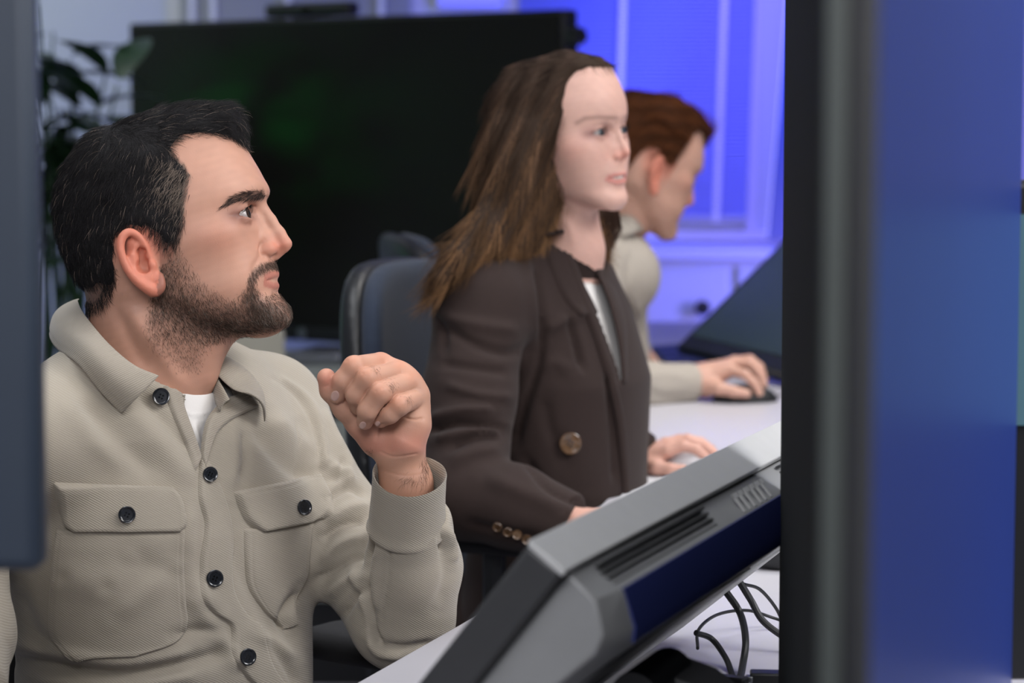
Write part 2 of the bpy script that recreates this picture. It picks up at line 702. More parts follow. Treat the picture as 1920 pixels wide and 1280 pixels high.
        f = smax(f, -ell(m, E(275, 493, 2), (13, 17, 14)), 4)
        f = smax(f, -ell(m, E(274, 467, 3), (9, 10, 7)), 3)
        f = smin(f, ell(m, E(296, 491, 2), (8, 7, 9)), 4)
        return f

    def sdf(s, u):
        """distance in u units"""
        k = 1.0
        F = s.loft(u)
        m = u.copy()
        m[:, 1] = np.abs(m[:, 1])
        face = (u[:, 0] > 40) & (np.abs(u[:, 1]) < 150) & (u[:, 2] > -110)
        if face.any():
            q = m[face]
            f = F[face]
            br = 10 if s.male else 7
            bx = 0 if s.male else -3
            f = smin(f, chain(q, [can(494 + bx, 360, 8), can(480 + bx, 357, 38), can(452 + bx, 366, 68), can(425 + bx, 385, 92)], [br, br, br, br - 2], 6), 16)
            f = smin(f, ell(q, can(405, 448, 84), (58, 32, 30)), 40)
            f = smin(f, ell(q, can(410, 520, 62), (70, 36, 60)), 40)
            f = smin(f, ell(q, can(484, 512), (33, 46, 40)), 18)
            if not s.male:
                f = smin(f, ell(q, can(415, 475, 66), (64, 42, 56)), 40)
            ch = (26, 34, 24) if s.male else (22, 28, 20)
            f = smin(f, ell(q, can(515 if s.male else 507, 590 if s.male else 584), ch), 20)
            e = s.eye
            f = smax(f, -ell(q, e + [26, -4, -2], (21, 30, 19)), 16)
            f = smin(f, ell(q, e + [0.6, 0, 0.5], (25.2, 26.5, 25)), 7)
            # nose
            n = 1.0 if s.male else 0.86
            if s.male:
                f = smin(f, chain(q, [can(492, 386), can(510, 414), can(526, 438), can(538, 458)], [11, 11, 11.5, 13], 6), 10)
                f = smin(f, chain(q, [can(482, 420, 6), can(500, 450, 9), can(512, 466, 10)], [15, 17, 15], 6), 12)
                f = smin(f, ell(q, can(508, 470, 21), (17, 11, 13)), 6)
                f = smin(f, rc(q, can(536, 468), can(520, 482), 7, 7), 6)
                f = smax(f, -ell(q, can(526, 481, 14), (11, 8, 6)), 2.5)
                f = smax(f, -ell(q, can(524, 484, 26), (9, 13, 5.5)), 2.5)
            else:
                f = smin(f, chain(q, [can(488, 386), can(503, 416), can(518, 438), can(528, 452)], [9, 9, 9, 11], 6), 10)
                f = smin(f, chain(q, [can(480, 420, 4), can(497, 448, 7), can(508, 462, 8)], [13, 14, 12], 6), 12)
                f = smin(f, ell(q, can(506, 466, 17), (14, 9, 11)), 6)
                f = smin(f, rc(q, can(530, 460), can(514, 476), 6, 6), 6)
                f = smax(f, -ell(q, can(519, 475, 9), (8, 4, 4)), 3)
            # mouth
            dx = 0 if s.male else -4
            lr = 5.6 if s.male else 8.5
            f = smin(f, chain(q, [can(521 + dx, 514, 0), can(517 + dx, 516, 18), can(499 + dx, 525, 44)], [lr, lr - 1, 4], 4), 5)
            f = smin(f, chain(q, [can(520 + dx, 536, 0), can(516 + dx, 536, 18), can(498 + dx, 528, 42)], [lr + 1, lr, 4], 4), 5)
            op = 3.4 if s.male else 4.6
            sx = 0 if s.male else -5
            f = smax(f, -chain(q, [can(530 + dx + sx, 525.5, 0), can(523 + dx + sx, 525.5, 20), can(507 + dx, 526.5, 42)], [op + 2, op + 1, 1.2], 2), 2)
            # philtrum and nasolabial softness
            f = smax(f, -rc(q, can(530, 492, 0), can(532, 503, 0), 3, 3), 6)
            # eyelid opening
            t = (q[:, 1] - e[1]) / 27
            mid = -1.5 + 2.5 * t * t - 2 * t
            v = q[:, 2] - e[2] - mid
            hgt = (9.8 if s.male else 8.6) * (1 - t * t)
            op = np.maximum(np.abs(v) - hgt, (e[0] + 6) - q[:, 0])
            op = np.maximum(op, np.abs(t) * 27 - 27)
            f = smax(f, -op * 0.8, 2.0)
            # upper-lid crease
            F[face] = f
        er = (np.abs(u[:, 1]) > 95) & (u[:, 0] > -130) & (u[:, 0] < 60) & (u[:, 2] > -40) & (u[:, 2] < 150)
        if er.any() and s.male:
            F[er] = smin(F[er], s.ear(u[er]), 5)
        return F

    def color(s, u, skin, beard=None):
        x, y = uncan(u)
        l = np.abs(u[:, 1])
        C = np.tile(np.array(skin, float), (len(u), 1))
        n = noise3(u, 0.06, 3)[:, None] * 0.035 + noise3(u, 0.35, 5)[:, None] * 0.03
        C = C * (1 + n)

        def blend(wt, col):
            nonlocal C
            wt = wt[:, None]
            C = C * (1 - wt) + C * np.array(col) * wt
        blend(np.exp(-(((x - 430) / 45) ** 2 + ((y - 450) / 36) ** 2)) * 0.5, (1.08, 0.88, 0.86))
        blend(np.exp(-(((x - 530) / 26) ** 2 + ((y - 462) / 20) ** 2)), (1.06, 0.78, 0.74))
        blend(sm(l, 118, 138) * ((y > 415) & (y < 565) & (x < 354)), (1.12, 0.72, 0.66))
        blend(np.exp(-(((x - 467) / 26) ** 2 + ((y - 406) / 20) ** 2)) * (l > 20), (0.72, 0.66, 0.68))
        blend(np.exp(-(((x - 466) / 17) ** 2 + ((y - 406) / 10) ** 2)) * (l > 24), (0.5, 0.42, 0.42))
        lipd = np.minimum(poly_dist(x, y, [(531, 513), (518, 515), (503, 526)]), poly_dist(x, y, [(531, 534), (518, 536), (502, 528)]))
        blend((1 - sm(lipd, 4.5, 7.5)) * (x > 497) * (l < 50), (0.88, 0.64, 0.66) if s.male else (0.95, 0.66, 0.68))
        if beard is not None:
            wt = beard(x, y, l, u) * (1 - sm(l, 122, 130) * (x < 330))
            C = C * (1 - wt[:, None]) + np.array([0.06, 0.042, 0.034]) * wt[:, None]
        return C


def eyeball(h, side, gaze, iris, parent):
    """eyeball with its iris and pupil as sub-parts"""
    c = h.eye * np.array([1, side, 1])
    r = 22.8
    gz = nrm(gaze)
    a = nrm(np.cross(gz, [0, 0, 1.0]))
    b = np.cross(gz, a)

    def cap(r, t0, t1, n=28, m=14):
        th = np.linspace(t0, t1, m)
        ph = np.arange(n) * 2 * np.pi / n
        V = np.array([c + r * (math.cos(t) * gz + math.sin(t) * (math.cos(p) * a + math.sin(p) * b)) for t in th for p in ph])
        F = np.array([(i * n + j, i * n + (j + 1) % n, (i + 1) * n + (j + 1) % n, (i + 1) * n + j) for i in range(m - 1) for j in range(n)])
        return h.toW(V), F
    V, F = cap(r, 0.001, math.pi - 0.001, 28, 24)
    ball = mk('eye', V, F, M['sclera'], parent)
    V, F = cap(r + 0.35, 0.001, 0.56)
    mk('iris', V, F, iris, ball)
    V, F = cap(r + 0.6, 0.001, 0.24)
    mk('pupil', V, F, M['pupil'], ball)


M = {}
M['sclera'] = mat('sclera', (0.31, 0.27, 0.26), 0.3, spec=0.5, coat=0.2)
M['iris_brown'] = mat('iris_brown', (0.03, 0.016, 0.009), 0.15, coat=0.3)
M['iris_blue'] = mat('iris_blue', (0.028, 0.040, 0.05), 0.3, coat=0.2)
M['pupil'] = mat('pupil', (0.004, 0.004, 0.004), 0.08, coat=0.8)
M['skin'] = mat('skin', attr='Col', rough=0.52, sss=0.12, spec=0.4, bump=(1100, 0.22, 0.0007))
M['hair'] = mat('hair', attr='Col', rough=0.5, spec=0.22)
M['hair_soft'] = mat('hair_soft', attr='Col', rough=0.6, spec=0.12)
M['hair_base'] = mat('hair_base', (0.010, 0.009, 0.010), 0.7, spec=0.2, bump=(600, 0.6, 0.002))
M['nail'] = mat('nail', (0.60, 0.38, 0.33), 0.25, coat=0.3)
M['twill'] = twill('beige_twill', (0.345, 0.308, 0.252), 0.0020, (0.5, 0.15, 0.85), 0.06, 0.00025)
M['twill_in'] = twill('beige_twill_inside', (0.325, 0.29, 0.238), 0.0020, (-0.5, 0.15, 0.85), 0.06, 0.00025)
M['tee'] = mat('white_cotton', (0.72, 0.70, 0.68), 0.9, bump=(900, 0.2, 0.0006))
M['button'] = mat('black_button', (0.012, 0.014, 0.018), 0.22, coat=0.4)

# ---------------------------------------------------------------- the man in the beige overshirt
SEAT_Z = 0.46
HM = Head(P(300, 420, 2.5), np.array([0, 0, 0.]) + RIGHT * CT * math.cos(0.10) - FWD * CT * math.sin(0.10) + UPV * ST, UPV * CT - RIGHT * ST, 1.0, True)
man = thing('person', 'dark-haired bearded person in a beige overshirt with one hand raised in a loose fist', 'person', (-0.42, 2.62, 0))

neck_pts = [P(268, 520, 2.50), P(288, 610, 2.505), P(296, 700, 2.52), P(296, 800, 2.54)]
neck_r = [88 * U2M, 92 * U2M, 100 * U2M, 108 * U2M]


def man_head(p):
    u = HM.toU(p)
    f = HM.sdf(u) * HM.k
    n = chain(p, neck_pts, neck_r, 0.01)
    f = smin(f, n, 0.016)
    f = smin(f, rc(p, P(246, 560, 2.50), P(256, 660, 2.515), 80 * U2M, 84 * U2M), 0.02)
    f = smin(f, rc(p, P(385, 655, 2.50), P(378, 700, 2.50), 0.010, 0.010), 0.03)
    f = smin(f, rc(p, P(330, 580, 2.50), P(470, 598, 2.50), 0.036, 0.014), 0.035)
    f = smin(f, rc(p, P(330, 580, 2.50), P(352, 640, 2.50), 0.036, 0.030), 0.03)
    return f


V, Q = mesher(man_head, P(80, 760, 2.5) - [0.02, 0.13, 0.0], P(570, 190, 2.5) + [0.02, 0.13, 0.02], 0.0017)
V = sculpt(V, Q, [
    ([(494, 466), (490, 478), (478, 500), (470, 520)], 7, -0.0016),     # nasolabial fold
    ([(478, 416), (462, 422), (446, 418)], 5, -0.0011),                 # under the eye
    ([(444, 406), (456, 394), (472, 388), (484, 389)], 3.0, -0.0012),   # lid crease
    ([(430, 405), (440, 403)], 4, -0.0008),
    ([(501, 481), (491, 474), (489, 462), (494, 450)], 3.2, -0.0026),                 # round the nostril wing
    ([(232, 560), (270, 620), (320, 690), (350, 740)], 16, 0.0035),     # neck muscle
    ([(210, 560), (240, 630), (280, 700)], 12, -0.0022),
    ([(530, 548), (515, 550)], 5, -0.002),
], (2.3, 2.56))
hairpoly = [(470, 282), (436, 259), (400, 257), (366, 263), (350, 284), (380, 314), (392, 335), (383, 385), (382, 418), (370, 466), (336, 472), (322, 446), (308, 438), (290, 432), (272, 430), (252, 440), (246, 460), (244, 490), (246, 515), (238, 545), (214, 576), (172, 584), (120, 570), (40, 400), (150, 100), (490, 120)]
beardpoly = [(368, 428), (378, 470), (396, 500), (425, 535), (455, 553), (476, 538), (486, 505), (505, 490), (536, 486), (540, 502), (515, 505), (500, 521), (498, 532), (508, 544), (528, 543), (532, 552), (556, 585), (550, 612), (527, 624), (480, 632), (436, 642), (400, 668), (388, 705), (345, 700), (300, 655), (286, 610), (300, 560), (312, 545), (316, 470), (330, 430)]


def edge_in(x, y, poly, soft):
    d = poly_dist(x, y, poly + [poly[0]])
    return np.where(inpoly(x, y, poly), sm(d, 0, soft), 0)


MUST = [(540, 486), (516, 486), (500, 492), (486, 508), (480, 530), (480, 560), (494, 560), (498, 530), (502, 517), (516, 508), (540, 506)]
GOAT = [(540, 544), (520, 546), (508, 552), (495, 570), (495, 610), (520, 625), (552, 610), (552, 570)]


def beardw(x, y, l, u):
    w = edge_in(x, y, beardpoly, 22)
    w = np.maximum(w, 0.62 * edge_in(x, y, MUST, 6))
    w = np.maximum(w, 0.7 * edge_in(x, y, GOAT, 10))
    jaw = np.exp(-(poly_dist(x, y, [(320, 500), (335, 570), (400, 610), (480, 615), (535, 590)]) / 34) ** 2)
    mus = np.exp(-(poly_dist(x, y, [(534, 497), (512, 500), (490, 520), (488, 560), (510, 600)]) / 12) ** 2)
    return np.clip(w * (0.14 + 0.42 * jaw + 0.7 * mus), 0, 0.7)


SKIN = (0.50, 0.268, 0.190)
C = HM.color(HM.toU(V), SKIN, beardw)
x_, y_ = uncan(HM.toU(V))
hm_ = edge_in(x_, y_, hairpoly, 14)[:, None] * 0.8
C = C * (1 - hm_) + np.array([0.03, 0.022, 0.02]) * hm_
bw_ = edge_in(x_, y_, [(438, 398), (443, 386), (456, 372), (474, 363), (490, 359), (504, 360), (507, 370), (500, 375), (484, 378), (466, 383), (450, 392)], 5)[:, None] * 0.5
C = C * (1 - bw_) + np.array([0.03, 0.02, 0.018]) * bw_
BODY = [(V, Q, C)]
headV, headQ = V, Q
head_tree = bvh(V, Q)

# ---- hair volume under the strands
HP = [can(*q) for q in hairpoly]


def hair_vol(p):
    u = HM.toU(p)
    x, y = uncan(u)
    base = HM.loft(u)
    t = np.interp(x, [90, 200, 330, 420], [6, 8, 5, 4])
    t = np.where(y > 330, np.interp(x, [90, 180, 230, 360], [10, 7, 4, 2]), t)
    f = base - t
    f = smin(f, ell(u, can(405, 228), (48, 66, 24)), 16)
    f = smin(f, ell(u, can(340, 232), (60, 74, 26)), 16)
    f = smin(f, ell(u, can(440, 240), (16, 52, 24)), 10)
    d = poly_dist(x, y, hairpoly + [hairpoly[0]])
    ins = np.where((x > 300) & (y > 290), 9, 2)
    reg = np.where(inpoly(x, y, hairpoly), ins - d, d + ins)
    return smax(f, reg, 8) * HM.k


HV, HQ = mesher(hair_vol, P(70, 600, 2.5) - [0.02, 0.11, 0.0], P(500, 160, 2.5) + [0.01, 0.11, 0.02], 0.0024)
rs = np.random.RandomState(7)
HN = vnormals(HV, HQ)
HV = HV + HN * (noise3(HV, 260, 4) * 0.0009)[:, None]
hair = mk('hair', HV, HQ, M['hair_base'], man)
hair['label'] = 'short dark hair greying at the temples'


def surf_sample(V, Q, n, rs, wt=None):
    a = np.linalg.norm(np.cross(V[Q[:, 1]] - V[Q[:, 0]], V[Q[:, 3]] - V[Q[:, 0]]), axis=1)
    if wt is not None:
        a = a * wt
    c = np.cumsum(a)
    i = np.searchsorted(c, rs.uniform(0, c[-1], n))
    s, t = rs.uniform(0, 1, (2, n, 1))
    q = Q[i]
    return (V[q[:, 0]] * (1 - s) + V[q[:, 1]] * s) * (1 - t) + (V[q[:, 3]] * (1 - s) + V[q[:, 2]] * s) * t, i


def field(x, y, pts):
    """blend drawn directions: pts of (x, y, dx, dy)"""
    D = np.zeros((len(x), 2))
    for px, py, dx, dy in pts:
        w = 1 / (((x - px) ** 2 + (y - py) ** 2) + 400) ** 1.5
        D += w[:, None] * nrm(np.array([dx, dy]))
    return nrm(D)


FLOW = [(450, 215, .9, .35), (468, 245, .3, .95), (420, 200, 1, 0), (380, 210, .95, -.2), (340, 225, .8, -.35), (380, 245, .9, -.2), (330, 262, .6, .1), (290, 215, .45, -.3),
        (240, 235, .3, .1), (200, 250, -.25, .5), (150, 290, -.4, .8), (110, 350, -.3, .95), (95, 420, -.1, 1), (130, 500, .2, 1), (170, 560, .3, 1), (200, 400, -.15, 1), (200, 500, .1, 1),
        (290, 300, -.25, .9), (330, 320, -.55, .8), (360, 340, -.6, .8), (330, 390, -.4, .9), (345, 430, -.2, 1), (250, 380, -.3, .95), (250, 300, -.2, .9), (200, 320, -.3, .95)]


def face_frame(h):
    """world vectors of the profile's x and y"""
    R = h.R
    ex = R[:, 0] * CT + R[:, 2] * ST
    ey = -R[:, 0] * ST + R[:, 2] * CT
    return ex, ey


def grow(h, V, Q, n, rs, flow, length, lift, K=5, wobble=0.25, wt=None, droop=0.0, screen=None):
    pts, fi = surf_sample(V, Q, n, rs, wt)
    N = vnormals(V, Q)[Q[fi, 0]]
    if screen:
        x, y, _ = proj(pts)
        ex, ey, kk = RIGHT, -UPV, 1 / screen
    else:
        x, y = uncan(h.toU(pts))
        ex, ey = face_frame(h)
        kk = h.k
    D = field(x, y, flow)
    d = D[:, :1] * ex + D[:, 1:] * ey
    d = d + rs.normal(size=d.shape) * wobble
    d = nrm(d - N * (d * N).sum(1, keepdims=True))
    L = length(x, y) * rs.uniform(0.7, 1.25, n)
    lf = lift(x, y) * rs.uniform(0.4, 1.5, n)
    path = [pts - N * 0.0006]
    for k in range(1, K):
        s = k / (K - 1)
        path.append(pts + (d * (L * s)[:, None] + N * (lf * math.sin(s * 1.9) - droop * s * s)[:, None]) * kk)
    return np.stack(path, 1), x, y


def man_len(x, y):
    L = np.interp(y, [200, 260, 330, 420, 520, 580], [34, 30, 26, 22, 22, 20])
    return np.where((x > 330) & (y < 275), np.where(x > 420, 22, 34), L) * np.where((x > 300) & (y > 300), 0.75, 1)


def man_lift(x, y):
    return np.where((x > 320) & (y < 280), 9, np.where(x > 290, 2.5, 5.0))


paths, x, y = grow(HM, HV, HQ, 34000, rs, FLOW, man_len, man_lift)
hx, hy = uncan(HM.toU(headV[headQ[:, 0]]))
hb = edge_in(hx, hy, hairpoly, 3) * (poly_dist(hx, hy, hairpoly + [hairpoly[0]]) < 22) * (np.abs(HM.toU(headV[headQ[:, 0]])[:, 1]) < 142)
p2, x2, y2 = grow(HM, headV, headQ, 5000, rs, FLOW, lambda x, y: 20 + 0 * x, lambda x, y: 4 + 0 * x, wt=hb)
paths, x, y = np.concatenate([paths, p2]), np.r_[x, x2], np.r_[y, y2]
grey = np.exp(-(((x - 358) / 32) ** 2 + ((y - 350) / 54) ** 2)) * 1.1 + 0.03
isg = rs.uniform(size=len(x)) < grey
cols = np.where(isg[:, None], np.array([0.24, 0.19, 0.155]) * rs.uniform(0.4, 1.4, (len(x), 1)), np.array([0.010, 0.009, 0.010]) * rs.uniform(0.4, 2.0, (len(x), 1)))
strands(paths, rs.uniform(0.00008, 0.00018, len(x)), cols, 'strands', M['hair'], hair)

# ---- beard, moustache, eyebrow, lashes
hx, hy = uncan(HM.toU(headV[headQ[:, 0]]))
wb = beardw(hx, hy, 0, 0) ** 0.8 * ((hy > 470) | (hx < 400)) * (HM.toU(headV[headQ[:, 0]])[:, 0] > -60) * ((np.abs(HM.toU(headV[headQ[:, 0]])[:, 1]) < 124) | (hy > 556) | (hx > 345)) * (1 + 0.3 * np.exp(-(poly_dist(hx, hy, [(534, 497), (512, 500), (492, 518)]) / 9) ** 2))
BF = [(335, 460, -.1, 1), (330, 540, .1, 1), (400, 540, .1, 1), (380, 600, .5, .85), (460, 590, .5, .85), (530, 590, .5, 1), (510, 620, .8, .5), (525, 495, -.35, .95), (495, 510, -.2, 1), (485, 560, .1, 1), (340, 670, .1, .9)]
bp, x, y = grow(HM, headV, headQ, 21000, rs, BF, lambda x, y: np.where((y > 560) & (x > 480), 13, np.where(y > 640, 5, 9)), lambda x, y: 2.0 + 0 * x, K=4, wobble=0.35, wt=wb)
gb = rs.uniform(size=len(x)) < np.where((x > 500) & (y > 570), 0.18, 0.06)
cols = np.where(gb[:, None], np.array([0.30, 0.26, 0.22]), np.array([0.060, 0.040, 0.030]) * rs.uniform(0.4, 1.9, (len(x), 1)))
strands(bp, rs.uniform(0.00006, 0.00013, len(x)), cols, 'beard', M['hair'], man)
browp = [(438, 398), (443, 388), (456, 374), (474, 365), (490, 361), (504, 362), (506, 370), (500, 375), (484, 378), (466, 383), (450, 392)]
wbr = edge_in(hx, hy, browp, 3) * (np.abs(HM.toU(headV[headQ[:, 0]])[:, 1]) > 10)
ep, x, y = grow(HM, headV, headQ, 1700, rs, [(502, 370, -.9, -.3), (480, 366, -1, -.05), (448, 386, -.8, .6)], lambda x, y: 12 + 0 * x, lambda x, y: 1.0 + 0 * x, K=4, wobble=0.12, wt=wbr)
strands(ep, rs.uniform(0.00007, 0.00014, len(x)), np.tile([0.028, 0.020, 0.017], (len(x), 1)), 'eyebrow', M['hair'], man)


def lashes(h, parent, n=46):
    for sd in (1, -1):
        P_ = []
        for i in range(n):
            t = -0.92 + 1.84 * i / (n - 1)
            e = h.eye
            v = e[2] - 1.5 + 2.5 * t * t - 2 * t - 12 * (1 - t * t)
            l = e[1] + 27 * t
            a = e[0] + math.sqrt(max(25.2 ** 2 - (27 * t * 0.93) ** 2 - (v - e[2]) ** 2, 4))
            b = np.array([a, l, v])
            P_.append([b * [1, sd, 1], (b + [4, 2 * t, 0.5]) * [1, sd, 1], (b + [8, 5 * t, -2.5]) * [1, sd, 1]])
        p = h.toW(np.array(P_).reshape(-1, 3)).reshape(-1, 3, 3)
        strands(p, np.full(len(p), 0.00016), np.tile([0.012, 0.009, 0.008], (len(p), 1)), 'eyelash', M['hair'], parent)


lashes(HM, man)
for sd in (1, -1):
    eyeball(HM, sd, (1, 0.12, -0.10), M['iris_brown'], man)

# ---- his torso frame: forward, left, up
TO = P(290, 690, 2.55)
TF, TL, TU = np.array([0.8, -0.6, 0]), np.array([0.6, 0.8, 0]), np.array([0, 0, 1.0])


def T(f, l, u):
    return TO + TF * f + TL * l + TU * u


SHL, SHR = T(-0.005, 0.182, -0.062), T(0.0, -0.185, -0.062)
ELB = P(752, 1158, 2.60)
WRI = P(766, 905, 2.50)
ARM_D = nrm(WRI - ELB)


def torso(p, off=0.0):
    q = p - TO
    f, l, u = q @ TF, q @ TL, q @ TU
    l = l - np.interp(u, [-0.6, -0.15], [-0.024, 0])
    uu = [-0.62, -0.45, -0.30, -0.16, -0.06, 0.0, 0.03]
    w = np.interp(u, uu, [0.172, 0.164, 0.170, 0.186, 0.170, 0.105, 0.075])
    d = np.interp(u, uu, [0.126, 0.128, 0.126, 0.122, 0.105, 0.082, 0.07])
    fc = np.interp(u, uu, [0.02, 0.03, 0.022, 0.010, 0.0, 0.0, 0.0])
    k0 = ((np.abs(f - fc) / d) ** 2.3 + (np.abs(l) / w) ** 2.3) ** (1 / 2.3) + 1e-6
    k1 = np.sqrt(((f - fc) / d ** 2) ** 2 + (l / w ** 2) ** 2) + 1e-3
    g = np.clip(k0 * (k0 - 1) / k1, -0.2, 0.3) * np.interp(u, [-0.1, 0], [1, 0.75])
    g = smax(g, u - 0.012, 0.03)
    g = smax(g, -0.60 - u, 0.03)
    return g + off


def arms(p, off=0.0):
    a = smin(torso(p), rc(p, T(-0.01, 0.06, -0.035), SHL, 0.068, 0.058), 0.04)
    a = smin(a, rc(p, T(-0.01, -0.06, -0.035), SHR, 0.068, 0.060), 0.04)
    ua = chain(p, [SHL, P(628, 985, 2.65), ELB], [0.058, 0.054, 0.054], 0.02)
    a = smin(a, ua, 0.028)
    ra = chain(p, [SHR, P(-92, 980, 2.42), P(-74, 1190, 2.34), P(-72, 1290, 2.25)], [0.062, 0.054, 0.048, 0.042], 0.02)
    a = smin(a, ra, 0.03)
    return a + off


def shirt_sdf(p):
    f = arms(p)
    fa = chain(p, [ELB, P(772, 1060, 2.565), P(768, 985, 2.535), P(767, 960, 2.525)], [0.056, 0.050, 0.041, 0.038], 0.01)
    fa = smax(fa, (p - P(767, 962, 2.525)) @ ARM_D, 0.002)
    f = smin(f, fa, 0.008)
    f = smax(f, -rc(p, P(768, 1010, 2.545), WRI, 0.036, 0.036), 0.002)
    nk = chain(p, [neck_pts[2] - [0, 0, 0.02], neck_pts[1], neck_pts[0]], [0.060, 0.058, 0.052], 0.02)
    f = smax(f, -nk, 0.008)
    return f


lo = T(0, 0, 0) - [0.33, 0.38, 0.62]
hi = T(0, 0, 0) + [0.36, 0.30, 0.07]
V, Q = mesher(shirt_sdf, lo, hi, 0.0030)
w3 = noise3(V, 22, 11) * 0.0022
N = vnormals(V, Q)
V = V + N * w3[:, None]
V = sculpt(V, Q, [
    # shoulder seam and sleeve head
    ([(505, 704), (560, 745), (592, 810), (600, 890)], 5, -0.0022), ([(515, 706), (575, 748), (603, 815), (612, 885)], 8, 0.0028),
    ([(70, 655), (100, 650)], 6, -0.002),
    # chest drapes on his right side
    ([(190, 720), (270, 800), (330, 870), (360, 930)], 22, 0.0045), ([(150, 740), (230, 830), (300, 900)], 18, -0.0035),
    ([(240, 720), (310, 790), (355, 850)], 12, -0.003), ([(110, 730), (160, 810), (240, 890)], 20, 0.003),
    # left chest: long fold from collar to pocket
    ([(440, 800), (436, 860), (432, 930)], 14, 0.0035), ([(470, 790), (520, 850), (560, 885), (600, 895)], 16, -0.0055), ([(500, 770), (560, 830), (590, 860)], 18, 0.0045),
    ([(455, 800), (462, 860), (450, 910)], 10, -0.003),
    # belly
    ([(360, 940), (352, 1010), (358, 1090), (400, 1150)], 16, 0.004), ([(340, 1100), (380, 1160), (425, 1210), (440, 1270)], 14, 0.004),
    ([(430, 960), (450, 1060), (500, 1150), (540, 1200)], 16, -0.003),
    ([(0, 1228), (120, 1252), (240, 1262), (380, 1235), (430, 1215)], 13, -0.006), ([(0, 1200), (100, 1222), (230, 1244), (370, 1220)], 14, 0.004), ([(60, 1278), (220, 1286), (380, 1262)], 16, 0.004),
    ([(30, 1100), (60, 1180), (110, 1230)], 16, -0.004), ([(320, 1190), (380, 1180), (420, 1190)], 10, -0.004),
    ([(240, 1040), (300, 1070), (335, 1060)], 26, -0.003), ([(210, 1160), (260, 1120), (320, 1060)], 18, 0.003), ([(120, 1080), (200, 1100)], 30, 0.003),
    ([(560, 1100), (530, 1150), (545, 1190)], 10, -0.006), ([(470, 1180), (520, 1210), (555, 1240)], 12, 0.004), ([(500, 1190), (540, 1250), (560, 1290)], 9, -0.004),
    # armpit and upper sleeve
    ([(612, 905), (640, 880), (640, 850)], 8, -0.004), ([(618, 870), (650, 890), (660, 920)], 9, 0.005), ([(608, 940), (650, 915), (690, 930)], 9, -0.005),
    ([(606, 985), (650, 955), (700, 945)], 12, 0.005), ([(600, 1015), (640, 985), (690, 975)], 8, -0.005), ([(592, 1060), (640, 1020), (694, 1005)], 12, 0.005),
    ([(590, 1090), (640, 1060), (690, 1035)], 8, -0.0045), ([(610, 1120), (650, 1090), (690, 1075)], 10, 0.004), ([(640, 1160), (665, 1120), (690, 1100)], 7, -0.0045),
    ([(600, 760), (640, 830), (662, 900)], 14, 0.003),
    # crook of the elbow and forearm
    ([(697, 1000), (688, 1060), (690, 1120), (700, 1180), (712, 1215)], 7, -0.009), ([(712, 1020), (704, 1090), (712, 1150)], 9, 0.004),
    ([(716, 1210), (760, 1215), (820, 1205)], 8, -0.004), ([(690, 1190), (710, 1222), (760, 1230)], 8, 0.004), ([(830, 1030), (838, 1080), (820, 1140)], 12, -0.003),
    ([(835, 985), (846, 1020), (850, 1060)], 7, 0.005), ([(826, 1000), (832, 1040)], 5, -0.005), ([(732, 995), (728, 1080), (716, 1160)], 2.2, -0.0016),
    ([(660, 1060), (680, 1120), (705, 1190)], 8, 0.004),
], (2.1, 2.85), 1.45)
vopen = [(337, 690), (372, 670), (404, 670), (440, 745), (404, 785), (386, 830), (378, 856), (362, 810), (346, 765)]
cen = V[Q].mean(1)
cx, cy, cc = proj(cen)
fn = vnormals(V, Q)[Q[:, 0]]
kill = inpoly(cx, cy, vopen) & (fn @ FWD < 0.8) & (cc < 2.52)
shirt_tree = bvh(V, Q)
shirtV, shirtQ = V, Q
shirt = mk('overshirt', V, Q[~kill], M['twill'], man)
shirt['label'] = 'beige twill overshirt with two flapped chest pockets'

# white t-shirt under it
def tee_sdf(p):
    f = torso(p, 0.012)
    nk = chain(p, [neck_pts[2] - [0, 0, 0.02], neck_pts[1], neck_pts[0]], [0.0585, 0.056, 0.05], 0.02)
    f = smin(f, smax(chain(p, [P(296, 760, 2.53), P(294, 712, 2.525)], [0.068, 0.0605], 0.01), (p - P(330, 744, 2.5)) @ nrm([-0.15, 0.35, 0.9]), 0.003), 0.008)
    f = smax(f, T(0, 0, -0.28)[2] - p[:, 2], 0.004)
    return f


V, Q = mesher(tee_sdf, T(0, 0, 0) - [0.2, 0.2, 0.3], T(0, 0, 0) + [0.2, 0.2, 0.06], 0.0028)
V = sculpt(V, Q, [([(336, 770), (365, 785), (395, 778)], 2.2, -0.0012), ([(336, 765), (365, 779), (395, 771)], 3, 0.001), ([(360, 790), (375, 840)], 6, 0.003)])
tee = mk('t_shirt', V, Q, M['tee'], man)
tee['label'] = 'white crew-neck t-shirt'


